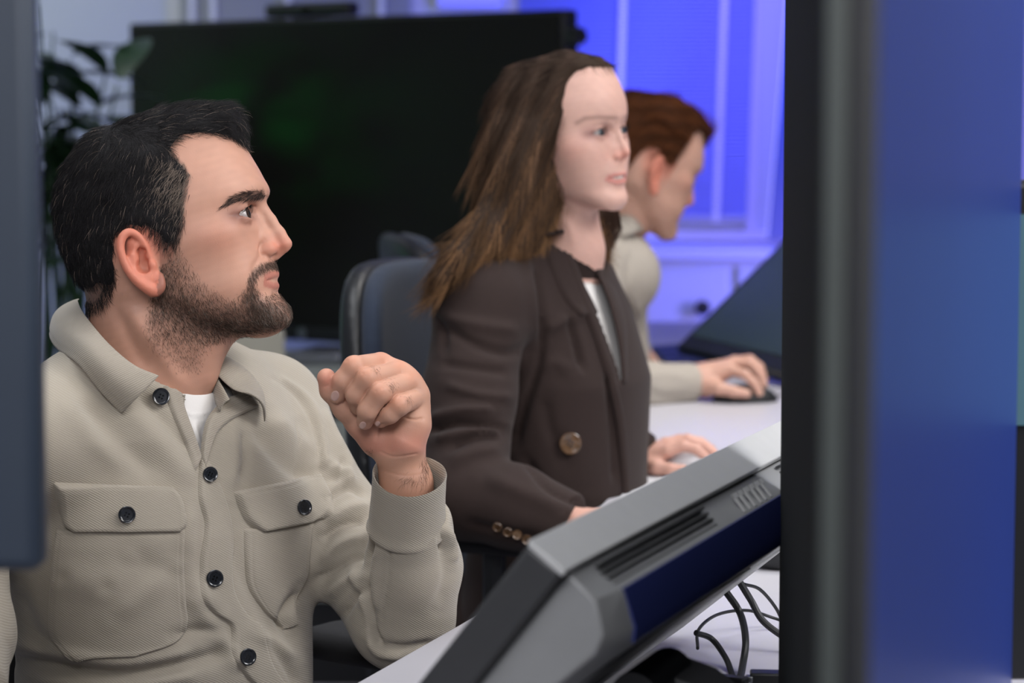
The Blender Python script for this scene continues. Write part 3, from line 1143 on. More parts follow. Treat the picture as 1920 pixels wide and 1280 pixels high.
def leaf(A, B, n=40, m=14, thick=0.003, bulge=0.004, outward=None, stitch=None):
    A, B = spline(A, n), spline(B, n)
    t = np.linspace(0, 1, m)[None, :, None]
    S0 = A[:, None] * (1 - t) + B[:, None] * t
    du = np.gradient(S0, axis=0)
    dv = np.gradient(S0, axis=1)
    Nn = nrm(np.cross(du, dv))
    if outward is not None and (Nn.reshape(-1, 3) @ outward).mean() < 0:
        Nn = -Nn
    S0 = S0 + Nn * (bulge * np.sin(np.pi * t))
    if stitch:
        S0 = S0 - Nn * (0.0009 * np.exp(-((t - stitch) / 0.02) ** 2))
    e = np.minimum(np.minimum(t, 1 - t) * m, np.minimum(np.arange(n), np.arange(n)[::-1])[:, None, None])
    th = thick * 0.5 * (0.35 + 0.65 * np.sqrt(np.clip(e / 1.5, 0, 1)))
    V = np.concatenate([(S0 + Nn * th).reshape(-1, 3), (S0 - Nn * th).reshape(-1, 3)])
    g = lambda i, j: i * m + j
    F = [(g(i, j), g(i, j + 1), g(i + 1, j + 1), g(i + 1, j)) for i in range(n - 1) for j in range(m - 1)]
    K = n * m
    F += [tuple(K + q for q in f[::-1]) for f in F]
    for i in range(n - 1):
        F += [(g(i, 0), g(i + 1, 0), K + g(i + 1, 0), K + g(i, 0)), (g(i + 1, m - 1), g(i, m - 1), K + g(i, m - 1), K + g(i + 1, m - 1))]
    for j in range(m - 1):
        F += [(g(0, j + 1), g(0, j), K + g(0, j), K + g(0, j + 1)), (g(n - 1, j), g(n - 1, j + 1), K + g(n - 1, j + 1), K + g(n - 1, j))]
    return V, np.array(F)


def on(tree, px, py, lift, fb=2.5):
    p, n = cast(tree, px, py)
    if p is None:
        return P(px, py, fb)
    return p + n * lift


inner = [P(148, 560, 2.62), P(146, 566, 2.55), P(160, 592, 2.475), P(205, 645, 2.425), (P(252, 684, 2.408)), P(298, 704, 2.412)]
outer = [P(98, 628, 2.64), P(94, 634, 2.57), on(shirt_tree, 108, 655, 0.012), on(shirt_tree, 145, 696, 0.009), on(shirt_tree, 190, 742, 0.007), on(shirt_tree, 228, 776, 0.006)]
V, F = leaf(inner, outer, 60, 20, 0.0032, 0.010, -FWD, 0.9)
mk('collar', V, F, M['twill_in'], shirt)
inner = [P(380, 664, 2.60), P(394, 664, 2.545), P(402, 694, 2.51), P(436, 728, 2.49), P(470, 738, 2.48)]
outer = [P(410, 664, 2.62), P(424, 676, 2.58), on(shirt_tree, 455, 706, 0.010), on(shirt_tree, 482, 745, 0.009), on(shirt_tree, 486, 790, 0.008)]
V, F = leaf(inner, outer, 50, 12, 0.0032, 0.006, -FWD)
mk('collar', V, F, M['twill_in'], shirt)
# collar stand closing round the neck, seen inside the far side
V, F = leaf([P(396, 668, 2.55), P(404, 700, 2.515), P(420, 730, 2.49), P(430, 748, 2.475)], [P(390, 720, 2.57), P(400, 745, 2.53), P(408, 762, 2.495), P(412, 772, 2.48)], 24, 8, 0.003, 0.002, -FWD)
mk('collar_stand', V, F, M['twill'], shirt)
# open front edges
V, F = patch(shirt_tree, [(300, 702), (316, 760), (345, 830), (366, 885)], [(337, 711), (346, 760), (363, 810), (379, 856)], 40, 10, 0.003, 0.001, edge=6, groove=(5, 0.0005))
mk('placket', V, F, M['twill_in'], shirt)
V, F = patch(shirt_tree, [(466, 735), (433, 743), (402, 765), (385, 790), (377, 826), (374, 862)], [(484, 762), (436, 786), (404, 814), (392, 842), (385, 866), (380, 884)], 50, 12, 0.0045, 0.002, edge=8, groove=(5, 0.0005))
mk('placket', V, F, M['twill_in'], shirt)
V, F = patch(shirt_tree, [(374, 856), (371, 930), (383, 985), (374, 1050), (377, 1115), (398, 1148), (430, 1172), (434, 1222), (455, 1262), (492, 1300)],
             [(384, 856), (420, 930), (436, 1000), (434, 1060), (440, 1110), (462, 1150), (492, 1180), (505, 1230), (520, 1262), (550, 1300)], 130, 20, 0.0052, 0, edge=6, groove=(8, 0.0008))
mk('placket', V, F, M['twill'], shirt)
# pockets, flaps
V, F = patch(shirt_tree, [(104, 990), (97, 1060), (91, 1140), (94, 1190), (122, 1230), (150, 1237)], [(348, 990), (346, 1060), (350, 1130), (352, 1170), (330, 1205), (250, 1234)], 90, 70, 0.0042, 0, edge=6, groove=(10, 0.0012))
mk('pocket', V, F, M['twill'], shirt)
V, F = patch(shirt_tree, [(99, 903), (103, 930), (110, 958), (122, 985), (140, 1000)], [(322, 912), (340, 935), (350, 965), (350, 985), (338, 1000)], 36, 60, 0.0046, 0.0046, edge=6, groove=(8, 0.0014), sink=0.006)
mk('pocket_flap', V, F, M['twill'], shirt)
V, F = patch(shirt_tree, [(456, 990), (457, 1040), (463, 1098), (490, 1140), (515, 1165), (530, 1182)], [(590, 978), (583, 1030), (578, 1075), (560, 1110), (552, 1140), (556, 1172)], 70, 48, 0.0042, 0, edge=6, groove=(8, 0.0012))
mk('pocket', V, F, M['twill'], shirt)
V, F = patch(shirt_tree, [(436, 921), (446, 950), (458, 975), (474, 990), (488, 998)], [(600, 889), (614, 915), (626, 945), (624, 962), (608, 974)], 36, 50, 0.0046, 0.0046, edge=6, groove=(8, 0.0014), sink=0.006)
mk('pocket_flap', V, F, M['twill'], shirt)


def button(tree, px, py, r, parent, m, lift=0.005, holes=4, nmix=0.5):
    p, n = cast(tree, px, py)
    n = nrm(n * (1 - nmix) - FWD * nmix)
    c = p + n * lift
    b = MB()
    b.lathe(c, n, [(r * .6, 0), (r, .0004), (r, .0018), (r * .93, .0024), (r * .8, .0022), (r * .68, .0014), (0.0001, .0013)], 32)
    o = b.build('button', m, parent)
    a = nrm(np.cross(n, [0.3, 0.1, 1]))
    e = np.cross(n, a)
    h = MB()
    for i in range(holes):
        t = i * 2 * np.pi / holes + 0.6
        h.lathe(c + n * .0014 + (a * math.cos(t) + e * math.sin(t)) * r * .25, n, [(r * .11, 0), (r * .11, .0003), (0.0001, .0003)], 8)
    hb = h.build('thread', M['pupil'], o)
    return o


for (bx, by, br, lf) in [(300, 745, .0088, .0065), (389, 890, .0078, .009), (398, 1083, .0088, .009), (457, 1230, .0088, .011), (237, 965, .0085, .0145), (556, 953, .0085, .017)]:
    button(shirt_tree, bx, by, br, shirt, M['button'], lf)

# ---- cuff: an open tube of cloth round the wrist
CC = P(768, 888, 2.487)
CX = nrm(RIGHT + 0.12 * UPV)
CX = nrm(CX - ARM_D * (CX @ ARM_D))
CY = np.cross(ARM_D, CX)


def ring(s, rx, ry, k=48, wav=0):
    th = np.arange(k) * 2 * np.pi / k
    c = CC - ARM_D * s
    return c + CX * (rx * np.cos(th))[:, None] + CY * (ry * np.sin(th))[:, None] + ARM_D * (wav * np.cos(2 * th + 0.5))[:, None]


prof = [(0.074, .0395, .0385), (0.070, .0425, .0405), (0.067, .0405, .0385), (0.055, .0400, .0375), (0.03, .0385, .0365), (0.008, .0382, .037), (0.002, .0384, .0372), (0.0, .0378, .0366), (0.001, .0368, .0356), (0.012, .0355, .0345), (0.06, .035, .034)]
K = 72
V = np.concatenate([ring(s, a, b, K, 0.002 * (1 - s / 0.08)) for s, a, b in prof])
F = np.array([(i * K + j, i * K + (j + 1) % K, (i + 1) * K + (j + 1) % K, (i + 1) * K + j) for i in range(len(prof) - 1) for j in range(K)])
cuff = mk('cuff', V, F, M['twill'], shirt)
cuff.data.set_sharp_from_angle(angle=1.2)

# ---- raised left hand
HANDS = {}


def fingers(p, joints, radii, k=0.003):
    fs = [chain(p, j, r, 0.004) for j, r in zip(joints, radii)]
    f = fs[0]
    for g in fs[1:]:
        f = smin(f, g, k)
    return f


J_I = [P(713, 683, 2.487), P(664, 688, 2.447), P(643, 714, 2.449), P(632, 740, 2.458)]
J_M = [P(746, 699, 2.482), P(688, 710, 2.440), P(667, 739, 2.446), P(672, 762, 2.462)]
J_R = [P(768, 717, 2.480), P(712, 737, 2.436), P(689, 769, 2.441), P(684, 790, 2.452)]
J_P = [P(783, 743, 2.484), P(749, 760, 2.444), P(731, 776, 2.446), P(714, 787, 2.455)]
J_T = [P(706, 826, 2.500), P(676, 790, 2.490), P(648, 764, 2.477), P(620, 732, 2.464), P(612, 708, 2.458)]


def hand_sdf(p):
    r4 = lambda s: [0.0122 * s, 0.0110 * s, 0.0102 * s, 0.0088 * s]
    f = fingers(p, [J_I, J_M, J_R, J_P], [r4(1.02), r4(1.01), r4(0.98), r4(0.92)], 0.0005)
    wr = P(750, 858, 2.500)
    palm = None
    for j, r in ((J_I, .0125), (J_M, .013), (J_R, .013), (J_P, .0125)):
        g = rc(p, wr + (j[0] - wr) * 0.12, j[0] + FWD * 0.001, 0.019, r)
        palm = g if palm is None else smin(palm, g, 0.014)
    palm = smin(palm, chain(p, [P(760, 826, 2.484), P(775, 795, 2.484), P(781, 765, 2.488)], [0.0195, 0.0165, 0.012], 0.01), 0.008)
    palm = smin(palm, chain(p, [P(706, 818, 2.492), P(688, 797, 2.486)], [0.0175, 0.016], 0.01), 0.012)
    th = chain(p, J_T, [0.017, 0.0155, 0.0128, 0.0102, 0.0096], 0.006)
    palm = smin(palm, th, 0.006)
    f = smin(f, palm, 0.0018)
    wrist = chain(p, [P(748, 850, 2.500), P(762, 905, 2.506), P(768, 975, 2.535), P(764, 1060, 2.57)], [0.0245, 0.0258, 0.029, 0.032], 0.01)
    f = smin(f, wrist, 0.006)
    return f


V, Q = mesher(hand_sdf, P(590, 1080, 2.52) - [0.0, 0.12, 0.0], P(830, 640, 2.52) + [0.02, 0.08, 0.02], 0.0011)
V = sculpt(V, Q, [
    ([(712, 846), (740, 856), (785, 850)], 2.2, -0.0006), ([(718, 882), (760, 892), (795, 888)], 2.5, -0.0003),
    ([(705, 822), (712, 800), (722, 795)], 3.0, -0.0014), ([(758, 782), (776, 786), (794, 784)], 2.0, -0.0014), ([(762, 778), (774, 768), (783, 759)], 1.8, -0.0008),
    ([(650, 676), (668, 668)], 9, 0.0005), ([(680, 700), (694, 694)], 9, 0.0005), ([(704, 733), (717, 728)], 9, 0.0005),
    ([(640, 752), (634, 762)], 2, -0.0008), ([(616, 722), (606, 726)], 2, -0.0008),
])
hx_, hy_, hc_ = proj(V)
C = np.tile(np.array([0.52, 0.285, 0.200]), (len(V), 1)) * (1 + noise3(V, 160, 9)[:, None] * 0.04)


def tint(C, wt, col):
    wt = wt[:, None]
    return C * (1 - wt) + C * np.array(col) * wt


for (kx, ky, kr) in [(655, 676, 16), (684, 700, 16), (708, 732, 16), (745, 756, 16), (716, 668, 14), (750, 684, 14), (774, 706, 14)]:
    C = tint(C, np.exp(-((hx_ - kx) ** 2 + (hy_ - ky) ** 2) / kr ** 2) * 0.6, (1.06, 0.84, 0.74))
C = tint(C, np.exp(-(((hx_ - 612) / 18) ** 2 + ((hy_ - 712) / 20) ** 2)), (1.15, 0.90, 0.90))
C = tint(C, sm(hy_, 780, 835) * (1 - sm(hy_, 840, 862)) * 0.8, (1.08, 0.84, 0.86))
C = tint(C, sm(hy_, 850, 880) * 0.6, (0.86, 0.82, 0.78))
BODY.append((V, Q, C))
hand_tree = bvh(V, Q)
NAILS = []


def nail(tree, cx, cy, rx, ry, ang, m=M['nail'], lift=0.0006):
    ca, sa = math.cos(ang), math.sin(ang)
    Vn, n, k = [], 7, 20
    cp, cn = cast(tree, cx, cy)
    for i in range(n):
        for j in range(k):
            t = j * 2 * np.pi / k
            r = (i / (n - 1)) or 0.001
            a, b = rx * r * math.cos(t), ry * r * math.sin(t)
            p, q = cast(tree, cx + a * ca - b * sa, cy + a * sa + b * ca)
            if p is None:
                p, q = cp, cn
            Vn.append(p + cn * lift * (1.0 if i < n - 1 else -0.4))
    F = np.array([(i * k + j, i * k + (j + 1) % k, (i + 1) * k + (j + 1) % k, (i + 1) * k + j) for i in range(n - 1) for j in range(k)])
    return np.array(Vn), F


NAILS += [nail(hand_tree, 628, 742, 8.5, 10.5, 0.3), nail(hand_tree, 680, 797, 6.5, 7.5, 0.6), nail(hand_tree, 708, 794, 5.5, 5, 0.5)]
# fine hairs on the knuckles and the forearm
for (cx0, cy0, sx, sy, n, dx, dy, L) in [(706, 692, 6, 5, 26, -.6, .8, 9), (733, 722, 8, 8, 50, -.2, 1, 9), (765, 748, 7, 6, 34, -.4, .9, 9), (796, 880, 7, 22, 90, -.3, 1, 16), (770, 900, 16, 8, 60, -.5, .9, 14), (694, 850, 3, 8, 20, -.5, .8, 10)]:
    arm_hair = []
    for _ in range(n):
        x0, y0 = rs.normal(cx0, sx * 0.7), rs.normal(cy0, sy * 0.7)
        p, q = cast(hand_tree, x0, y0)
        if p is None or np.abs(proj(p)[2] - 2.48) > 0.06:
            continue
        d = RIGHT * (dx + rs.normal() * .4) - UPV * (dy + rs.normal() * .3)
        d = nrm(d - q * (d @ q))
        l = L * U2M * rs.uniform(.5, 1.2)
        arm_hair.append([p, p + d * l * .5 + q * .0008, p + d * l + q * .0005])
    if arm_hair:
        strands(np.array(arm_hair), np.full(len(arm_hair), 0.00007), np.tile([0.03, 0.02, 0.015], (len(arm_hair), 1)), 'hand_hair', M['hair'], man)


def flush_body(parent, parts, nails=()):
    V, Q, C = [], [], []
    o = 0
    for v, q, c in parts:
        V.append(v)
        Q.append(q + o)
        C.append(c)
        o += len(v)
    b = mk('body', np.vstack(V), np.vstack(Q), M['skin'], parent, col=np.vstack(C))
    for v, f in nails:
        mk('fingernail', v, f, M['nail'], b)
    return b


# the part of him under the clothes, and his trousers
V, Q = mesher(lambda p: smin(torso(p, 0.028), smin(chain(p, [SHL, P(640, 985, 2.65), ELB, P(764, 1060, 2.57)], [0.045, 0.04, 0.038, 0.03], 0.02), chain(p, [SHR, P(-92, 980, 2.42), P(-74, 1190, 2.34)], [0.045, 0.04, 0.036], 0.02), 0.001), 0.02), T(0, 0, 0) - [0.33, 0.38, 0.66], T(0, 0, 0) + [0.36, 0.3, 0.06], 0.008)
BODY.append((V, Q, np.tile(np.array([0.56, 0.31, 0.22]), (len(V), 1))))
# his other hand lies on the thigh, below the picture
RW = P(-60, 1400, 2.2)
RD = nrm(TF * 0.9 + np.array([0, 0, -0.35]))
RK = nrm(np.cross(RD, [0, 0, 1.0]))
rj = [[RW + RD * 0.085 + RK * o, RW + RD * 0.120 + RK * o * 1.1 + [0, 0, 0.004], RW + RD * 0.145 + RK * o * 1.1 - [0, 0, 0.004], RW + RD * 0.163 + RK * o * 1.1 - [0, 0, 0.014]] for o in (-0.030, -0.010, 0.010, 0.030)]


def right_hand(p):
    f = fingers(p, rj, [[0.0112, 0.0098, 0.0092, 0.008]] * 4, 0.001)
    pm = None
    for q in rj:
        g = rc(p, RW, q[0], 0.020, 0.013)
        pm = g if pm is None else smin(pm, g, 0.012)
    t = chain(p, [RW + RD * 0.02 - RK * 0.015, RW + RD * 0.055 - RK * 0.045, RW + RD * 0.082 - RK * 0.055, RW + RD * 0.105 - RK * 0.052], [0.017, 0.0135, 0.011, 0.0095], 0.006)
    f = smin(f, smin(pm, t, 0.007), 0.003)
    return smin(f, rc(p, P(-74, 1190, 2.34), RW, 0.036, 0.025), 0.012)


V, Q = mesher(right_hand, RW - [0.2, 0.2, 0.14], RW + [0.24, 0.2, 0.20], 0.003)
BODY.append((V, Q, np.tile(np.array([0.52, 0.285, 0.20]), (len(V), 1))))
flush_body(man, BODY, NAILS)

# trousers and shoes: he sits, knees under the desk
HIP = T(0.0, 0, -0.53)


def trousers_sdf(p):
    f = ell(p, HIP + [0, 0, 0.03], (0.17, 0.17, 0.12))
    for l in (-0.09, 0.09):
        hp = HIP + TL * l
        kn = HIP + TF * 0.40 + TL * l * 1.4 + [0, 0, 0.0]
        an = np.array([kn[0] + 0.02, kn[1], 0.10])
        f = smin(f, chain(p, [hp, kn, an], [0.085, 0.062, 0.05], 0.03), 0.03)
    return f


V, Q = mesher(trousers_sdf, [HIP[0] - 0.25, HIP[1] - 0.5, 0.03], [HIP[0] + 0.55, HIP[1] + 0.35, HIP[2] + 0.2], 0.009)
M['trouser'] = mat('dark_trousers', (0.03, 0.032, 0.04), 0.9, noise=(30, 0.1))
mk('trousers', V, Q, M['trouser'], man)
for l in (-0.126, 0.126):
    kn = HIP + TF * 0.42 + TL * l
    V, Q = mesher(lambda p: smax(smin(ell(p, [kn[0] + 0.07 * TF[0], kn[1] + 0.07 * TF[1], 0.045], (0.12, 0.12, 0.05)) , rc(p, [kn[0], kn[1], 0.05], [kn[0], kn[1], 0.12], 0.045, 0.05), 0.02), -p[:, 2], 0.004),
                  [kn[0] - 0.15, kn[1] - 0.2, -0.01], [kn[0] + 0.25, kn[1] + 0.15, 0.2], 0.008)
    mk('shoe', V, Q, M['button'], man)

# ---------------------------------------------------------------- the woman in the brown blazer


def yaw_dir(t):
    """facing picture-right, turned t radians towards the camera"""
    return np.array([math.cos(t), -math.sin(t), 0])


WY = 0.62
wf = yaw_dir(WY)
wf = nrm(wf * math.cos(0.09) + np.array([0, 0, math.sin(0.09)]))
WH = Head(P(1046, 243, 3.35), wf, np.array([-0.09, 0.0, 1.0]), 0.91, male=False)
woman = thing('person', 'long-haired person in a dark brown blazer, both hands low, looking up to the right', 'person', (0.02, 3.42, 0))
W0 = P(1040, 470, 3.40)
WF, WL = yaw_dir(0.42), np.array([math.sin(0.42), math.cos(0.42), 0])


def WT(f, l, u):
    return W0 + WF * f + WL * l + np.array([0, 0, u])


WSHR, WSHL = P(904, 572, 3.25), WT(-0.03, 0.125, -0.065)
WELR, WWRR = P(868, 925, 3.14), P(1058, 986, 3.09)
WELL, WWRL = P(1118, 800, 3.56), P(1190, 868, 3.545)


def PW(px, py, c):
    return P(px, py, c + 0.085)


wneck = [P(1040, 330, 3.37), P(1052, 400, 3.375), P(1062, 470, 3.39), WT(0.0, 0, -0.08)]


def w_head(p):
    u = WH.toU(p)
    f = WH.sdf(u) * WH.k
    f = smin(f, chain(p, wneck, [0.050, 0.047, 0.050, 0.07], 0.02), 0.014)
    f = smin(f, rc(p, WH.toW(can(330, 560)), WH.toW(can(450, 588)), 0.036, 0.013), 0.03)
    return f


V, Q = mesher(w_head, WH.o - [0.16, 0.16, 0.32], WH.o + [0.16, 0.16, 0.13], 0.0024)
V = sculpt(V, Q, [([(1140, 332), (1136, 345)], 5, -0.0008), ([(1078, 470), (1070, 430), (1048, 400)], 9, 0.003)], (3.0, 3.5))
WSKIN = (0.60, 0.365, 0.30)
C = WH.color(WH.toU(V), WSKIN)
xx, yy = uncan(WH.toU(V))
wlat = np.abs(WH.toU(V)[:, 1])
wbrow = np.exp(-(poly_dist(xx, yy, [(432, 380), (450, 366), (476, 360), (496, 362)]) / 5.5) ** 2)[:, None] * (wlat > 14)[:, None] * 0.5
C = C * (1 - wbrow) + np.array([0.09, 0.05, 0.035]) * wbrow
WBODY = [(V, Q, C)]
for sd in (1, -1):
    eyeball(WH, sd, (1, 0.05 + 0.05 * sd, -0.12), M['iris_blue'], woman)
lashes(WH, woman)
# teeth between the parted lips
tb = MB()
tp = [WH.toW(can(512 - 10 * (l / 26.0) ** 2, 523, l)) for l in np.linspace(-26, 26, 15)]
tb.tube(tp, 0.0034, 8)
tb.build('teeth', mat('teeth', (0.75, 0.70, 0.64), 0.25), woman)

# long straight hair: scalp cap, a curtain down the near side, a lock on the far side


def whair(p):
    u = WH.toU(p)
    x, y = uncan(u)
    l = np.abs(u[:, 1])
    a, d = u[:, 0], u[:, 2]
    cap = WH.loft(u) - np.interp(d, [-206, -60, 60], [12, 16, 13]) * (1 - 0.75 * sm(a, 80, 150))
    # hairline: rises over the forehead, falls in front of the ears
    line = np.interp(d, [-200, -168, -150, -120, -62, 0, 60, 150, 240], [320, 260, 132, 112, 90, 76, 64, 50, 40])
    line = line + np.interp(l, [0, 50], [45, 0]) * np.interp(d, [-165, -140], [1, 0])
    cap = smax(cap, a - line, 8)
    cap = smax(cap, d - 150, 10) * WH.k
    c1 = chain(p, [P(1004, 215, 3.33), P(990, 300, 3.31), P(984, 370, 3.29), P(970, 425, 3.285)], [0.068, 0.062, 0.056, 0.044], 0.03)
    c2 = chain(p, [P(985, 330, 3.275), P(995, 400, 3.275), P(1000, 450, 3.27)], [0.040, 0.034, 0.016], 0.02)
    c3 = chain(p, [P(950, 390, 3.28), P(902, 448, 3.235), P(856, 488, 3.20), P(826, 525, 3.19), P(806, 548, 3.20)], [0.042, 0.028, 0.018, 0.012, 0.006], 0.02)
    c4 = chain(p, [P(1012, 215, 3.42), P(1010, 330, 3.45), P(985, 440, 3.46), P(960, 520, 3.46)], [0.065, 0.060, 0.055, 0.04], 0.03)
    f = smin(smin(c1, c2, 0.02), smin(c3, c4, 0.02), 0.02)
    f = smin(cap, f, 0.02)
    # stay behind the face on the near side
    face = (a - np.interp(d, [-60, 0, 60, 140, 240, 320], [110, 90, 66, 52, 30, 10])) * WH.k
    f = smax(f, np.where(d < -50, -0.05, face), 0.006)
    lock = chain(p, [P(1108, 385, 3.43), P(1122, 430, 3.43), P(1135, 470, 3.42)], [0.016, 0.011, 0.004], 0.01)
    return np.minimum(f, lock)


HV, HQ = mesher(whair, P(780, 600, 3.35) - [0.02, 0.2, 0], P(1180, 80, 3.35) + [0.02, 0.22, 0.03], 0.004)
HN = vnormals(HV, HQ)
hx, hy, hc = proj(HV)
HV = HV + HN * (sm(hy, 110, 200) * 0.0022 * np.sin((hx + 0.45 * hy) * 0.16 + 1.5 * np.sin(hy * 0.012)) + sm(hy, 110, 200) * 0.0016 * np.sin((hx + 0.5 * hy) * 0.37))[:, None]
M['hair_w'] = mat('brown_hair_base', (0.030, 0.018, 0.012), 0.75, spec=0.1)
wh = mk('hair', HV, HQ, M['hair_w'], woman)
wh['label'] = 'long straight brown hair falling behind the shoulder'
WFLOW = [(1080, 120, -.9, .2), (1040, 110, -.9, .3), (1000, 115, -.8, .55), (950, 150, -.5, .85), (1075, 160, -.5, .9), (1050, 220, -.25, 1), (1000, 200, -.3, 1), (920, 220, -.15, 1), (1110, 125, .5, .8), (1150, 160, .5, .9),
         (900, 330, -.1, 1), (960, 320, -.1, 1), (1030, 320, -.05, 1), (880, 420, -.45, .9), (930, 420, -.3, 1), (1000, 420, -.1, 1), (850, 490, -.6, .8), (820, 540, -.6, .8), (1120, 430, .15, 1)]
pt, x, y = grow(WH, HV, HQ, 16000, rs, WFLOW, lambda x, y: np.interp(y, [100, 140, 240, 500], [14, 34, 90, 60]), lambda x, y: 1.2 + 0 * x, K=6, wobble=0.05, screen=1353)
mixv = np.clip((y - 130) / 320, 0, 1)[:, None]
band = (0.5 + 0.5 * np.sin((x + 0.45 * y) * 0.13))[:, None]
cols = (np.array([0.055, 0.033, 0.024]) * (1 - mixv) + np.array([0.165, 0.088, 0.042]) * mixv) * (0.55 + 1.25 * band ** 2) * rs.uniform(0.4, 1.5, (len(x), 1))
strands(pt, rs.uniform(0.00018, 0.00034, len(x)), cols, 'strands', M['hair_soft'], wh)
lk = []
for i in range(240):
    x0, y0 = rs.uniform(1098, 1160), rs.uniform(388, 402)
    t = np.linspace(0, 1, 6)[:, None]
    pth = spline([(x0, y0), (x0 + rs.normal(2, 3), y0 + 40), (1130 + rs.normal(0, 9), y0 + rs.uniform(70, 110))], 7)
    c0 = 3.43 + rs.uniform(-.01, .01)
    lk.append([P(a, b, c0) for a, b in pth])
strands(np.array(lk), np.full(len(lk), 0.0005), np.array([0.05, 0.03, 0.022]) * rs.uniform(.5, 1.6, (len(lk), 1)), 'loose_lock', M['hair_soft'], wh)


def w_torso(p, off=0.0):
    q = p - W0
    f, l, u = q @ WF, q @ WL, q[:, 2]
    uu = [-0.60, -0.45, -0.32, -0.18, -0.08, -0.01, 0.03]
    w = np.interp(u, uu, [0.185, 0.165, 0.150, 0.158, 0.155, 0.09, 0.06])
    d = np.interp(u, uu, [0.135, 0.125, 0.112, 0.110, 0.095, 0.07, 0.055])
    fc = np.interp(u, uu, [0.0, 0.01, 0.012, 0.018, 0.0, 0.0, 0.0])
    k0 = ((np.abs(f - fc) / d) ** 2.2 + (np.abs(l) / w) ** 2.2) ** (1 / 2.2) + 1e-6
    k1 = np.sqrt(((f - fc) / d ** 2) ** 2 + (l / w ** 2) ** 2) + 1e-3
    g = np.clip(k0 * (k0 - 1) / k1, -0.2, 0.3) * np.interp(u, [-0.1, 0], [1, 0.7])
    g = smax(g, u - 0.0, 0.03)
    return smax(g, -0.60 - u, 0.03) + off


def blazer_sdf(p):
    f = w_torso(p)
    f = smin(f, rc(p, WT(-0.01, -0.05, -0.04), WSHR, 0.055, 0.062), 0.04)
    f = smin(f, rc(p, WT(-0.01, 0.05, -0.04), WSHL, 0.055, 0.055), 0.03)
    f = smin(f, chain(p, [WSHR, P(880, 740, 3.20), WELR], [0.063, 0.060, 0.058], 0.02), 0.022)
    fa = chain(p, [WELR, P(965, 950, 3.115), P(1070, 990, 3.085)], [0.058, 0.054, 0.045], 0.01)
    fa = smax(fa, (p - WWRR) @ nrm(P(1070, 990, 3.085) - WELR) - 0.012, 0.004)
    f = smin(f, fa, 0.014)
    la = chain(p, [WSHL, WELL], [0.055, 0.042], 0.02)
    lf = chain(p, [WELL, PW(1212, 862, 3.46)], [0.043, 0.036], 0.02)
    lf = smax(lf, (p - PW(1204, 864, 3.46)) @ nrm(PW(1212, 862, 3.46) - WELL), 0.003)
    f = smin(f, smin(la, lf, 0.01), 0.02)
    f = smax(f, -chain(p, [wneck[3], wneck[2], wneck[1]], [0.058, 0.056, 0.054], 0.01), 0.006)
    return f


V, Q = mesher(blazer_sdf, W0 - [0.26, 0.42, 0.62], W0 + [0.28, 0.30, 0.06], 0.0045)
V = sculpt(V, Q, [
    ([(800, 806), (860, 792), (930, 800), (950, 808)], 7, -0.010), ([(812, 826), (870, 812), (950, 800)], 8, 0.006), ([(800, 788), (860, 770), (930, 768)], 10, 0.006),
    ([(846, 842), (890, 820), (940, 818)], 6, -0.006), ([(830, 870), (900, 846), (950, 850)], 14, 0.005),
    ([(830, 610), (880, 640), (940, 660), (990, 655)], 9, -0.005), ([(820, 590), (900, 610), (980, 620)], 12, 0.004), ([(820, 680), (890, 690), (960, 700)], 9, -0.004), ([(830, 720), (900, 740), (965, 745)], 9, 0.004),
    ([(1005, 500), (1016, 600), (1010, 680), (985, 760), (968, 830)], 7, -0.007), ([(985, 480), (1000, 560), (1000, 640)], 10, 0.004),
    ([(1065, 590), (1080, 640), (1092, 690)], 6, -0.008), ([(1020, 620), (1060, 600), (1080, 590)], 9, 0.005), ([(1010, 700), (1040, 680), (1075, 700)], 12, 0.003),
    ([(985, 860), (1030, 920), (1100, 950)], 8, -0.005), ([(1140, 700), (1150, 800), (1155, 900)], 6, -0.006),
    ([(880, 980), (960, 1000), (1010, 1005)], 7, -0.004), ([(900, 890), (1000, 930), (1070, 960)], 16, 0.004), ([(1020, 740), (1030, 800), (1060, 870)], 12, -0.003), ([(812, 590), (830, 620), (834, 660)], 6, -0.006),
], (2.9, 3.6), 1.4)
cen = V[Q].mean(1)
cx, cy, cc = proj(cen)
wv = [(1050, 425), (1098, 425), (1120, 480), (1158, 570), (1167, 640), (1170, 716), (1163, 710), (1140, 640), (1108, 560), (1086, 520), (1070, 480)]
fnn = vnormals(V, Q)[Q[:, 0]]
kill = inpoly(cx, cy, wv) & (fnn @ FWD < 0.15)
M['brown'] = mat('brown_suiting', (0.027, 0.0168, 0.0148), 0.85, sheen=0.05, spec=0.2, noise=(160, 0.12), bump=(700, 0.15, 0.0006))
w_tree = bvh(V, Q)
bl = mk('blazer', V, Q[~kill], M['brown'], woman)
bl['label'] = 'dark brown double-breasted blazer'
V, Q = mesher(lambda p: smax(w_torso(p, 0.0125), (p - P(1095, 520, 3.3)) @ nrm([-0.3, 0.2, 1.0]), 0.004), W0 - [0.18, 0.18, 0.3], W0 + [0.18, 0.18, 0.02], 0.005)
mk('top', V, Q, M['tee'], woman)['label'] = 'white top under the blazer'
V, F = patch(w_tree, [(1040, 432), (1060, 500), (1082, 560), (1100, 600), (1130, 690), (1150, 780), (1160, 860), (1168, 940)], [(1056, 428), (1080, 500), (1104, 560), (1122, 610), (1147, 690), (1166, 780), (1176, 860), (1178, 940)], 70, 12, 0.005, 0.002, edge=5, fallback=3.3)
mk('lapel', V, F, M['brown'], bl)
V, F = patch(w_tree, [(1012, 440), (1030, 500), (1056, 560), (1088, 596)], [(1054, 430), (1078, 500), (1108, 560), (1120, 588)], 30, 12, 0.005, 0.001, edge=5, fallback=3.3)
mk('lapel', V, F, M['brown'], bl)
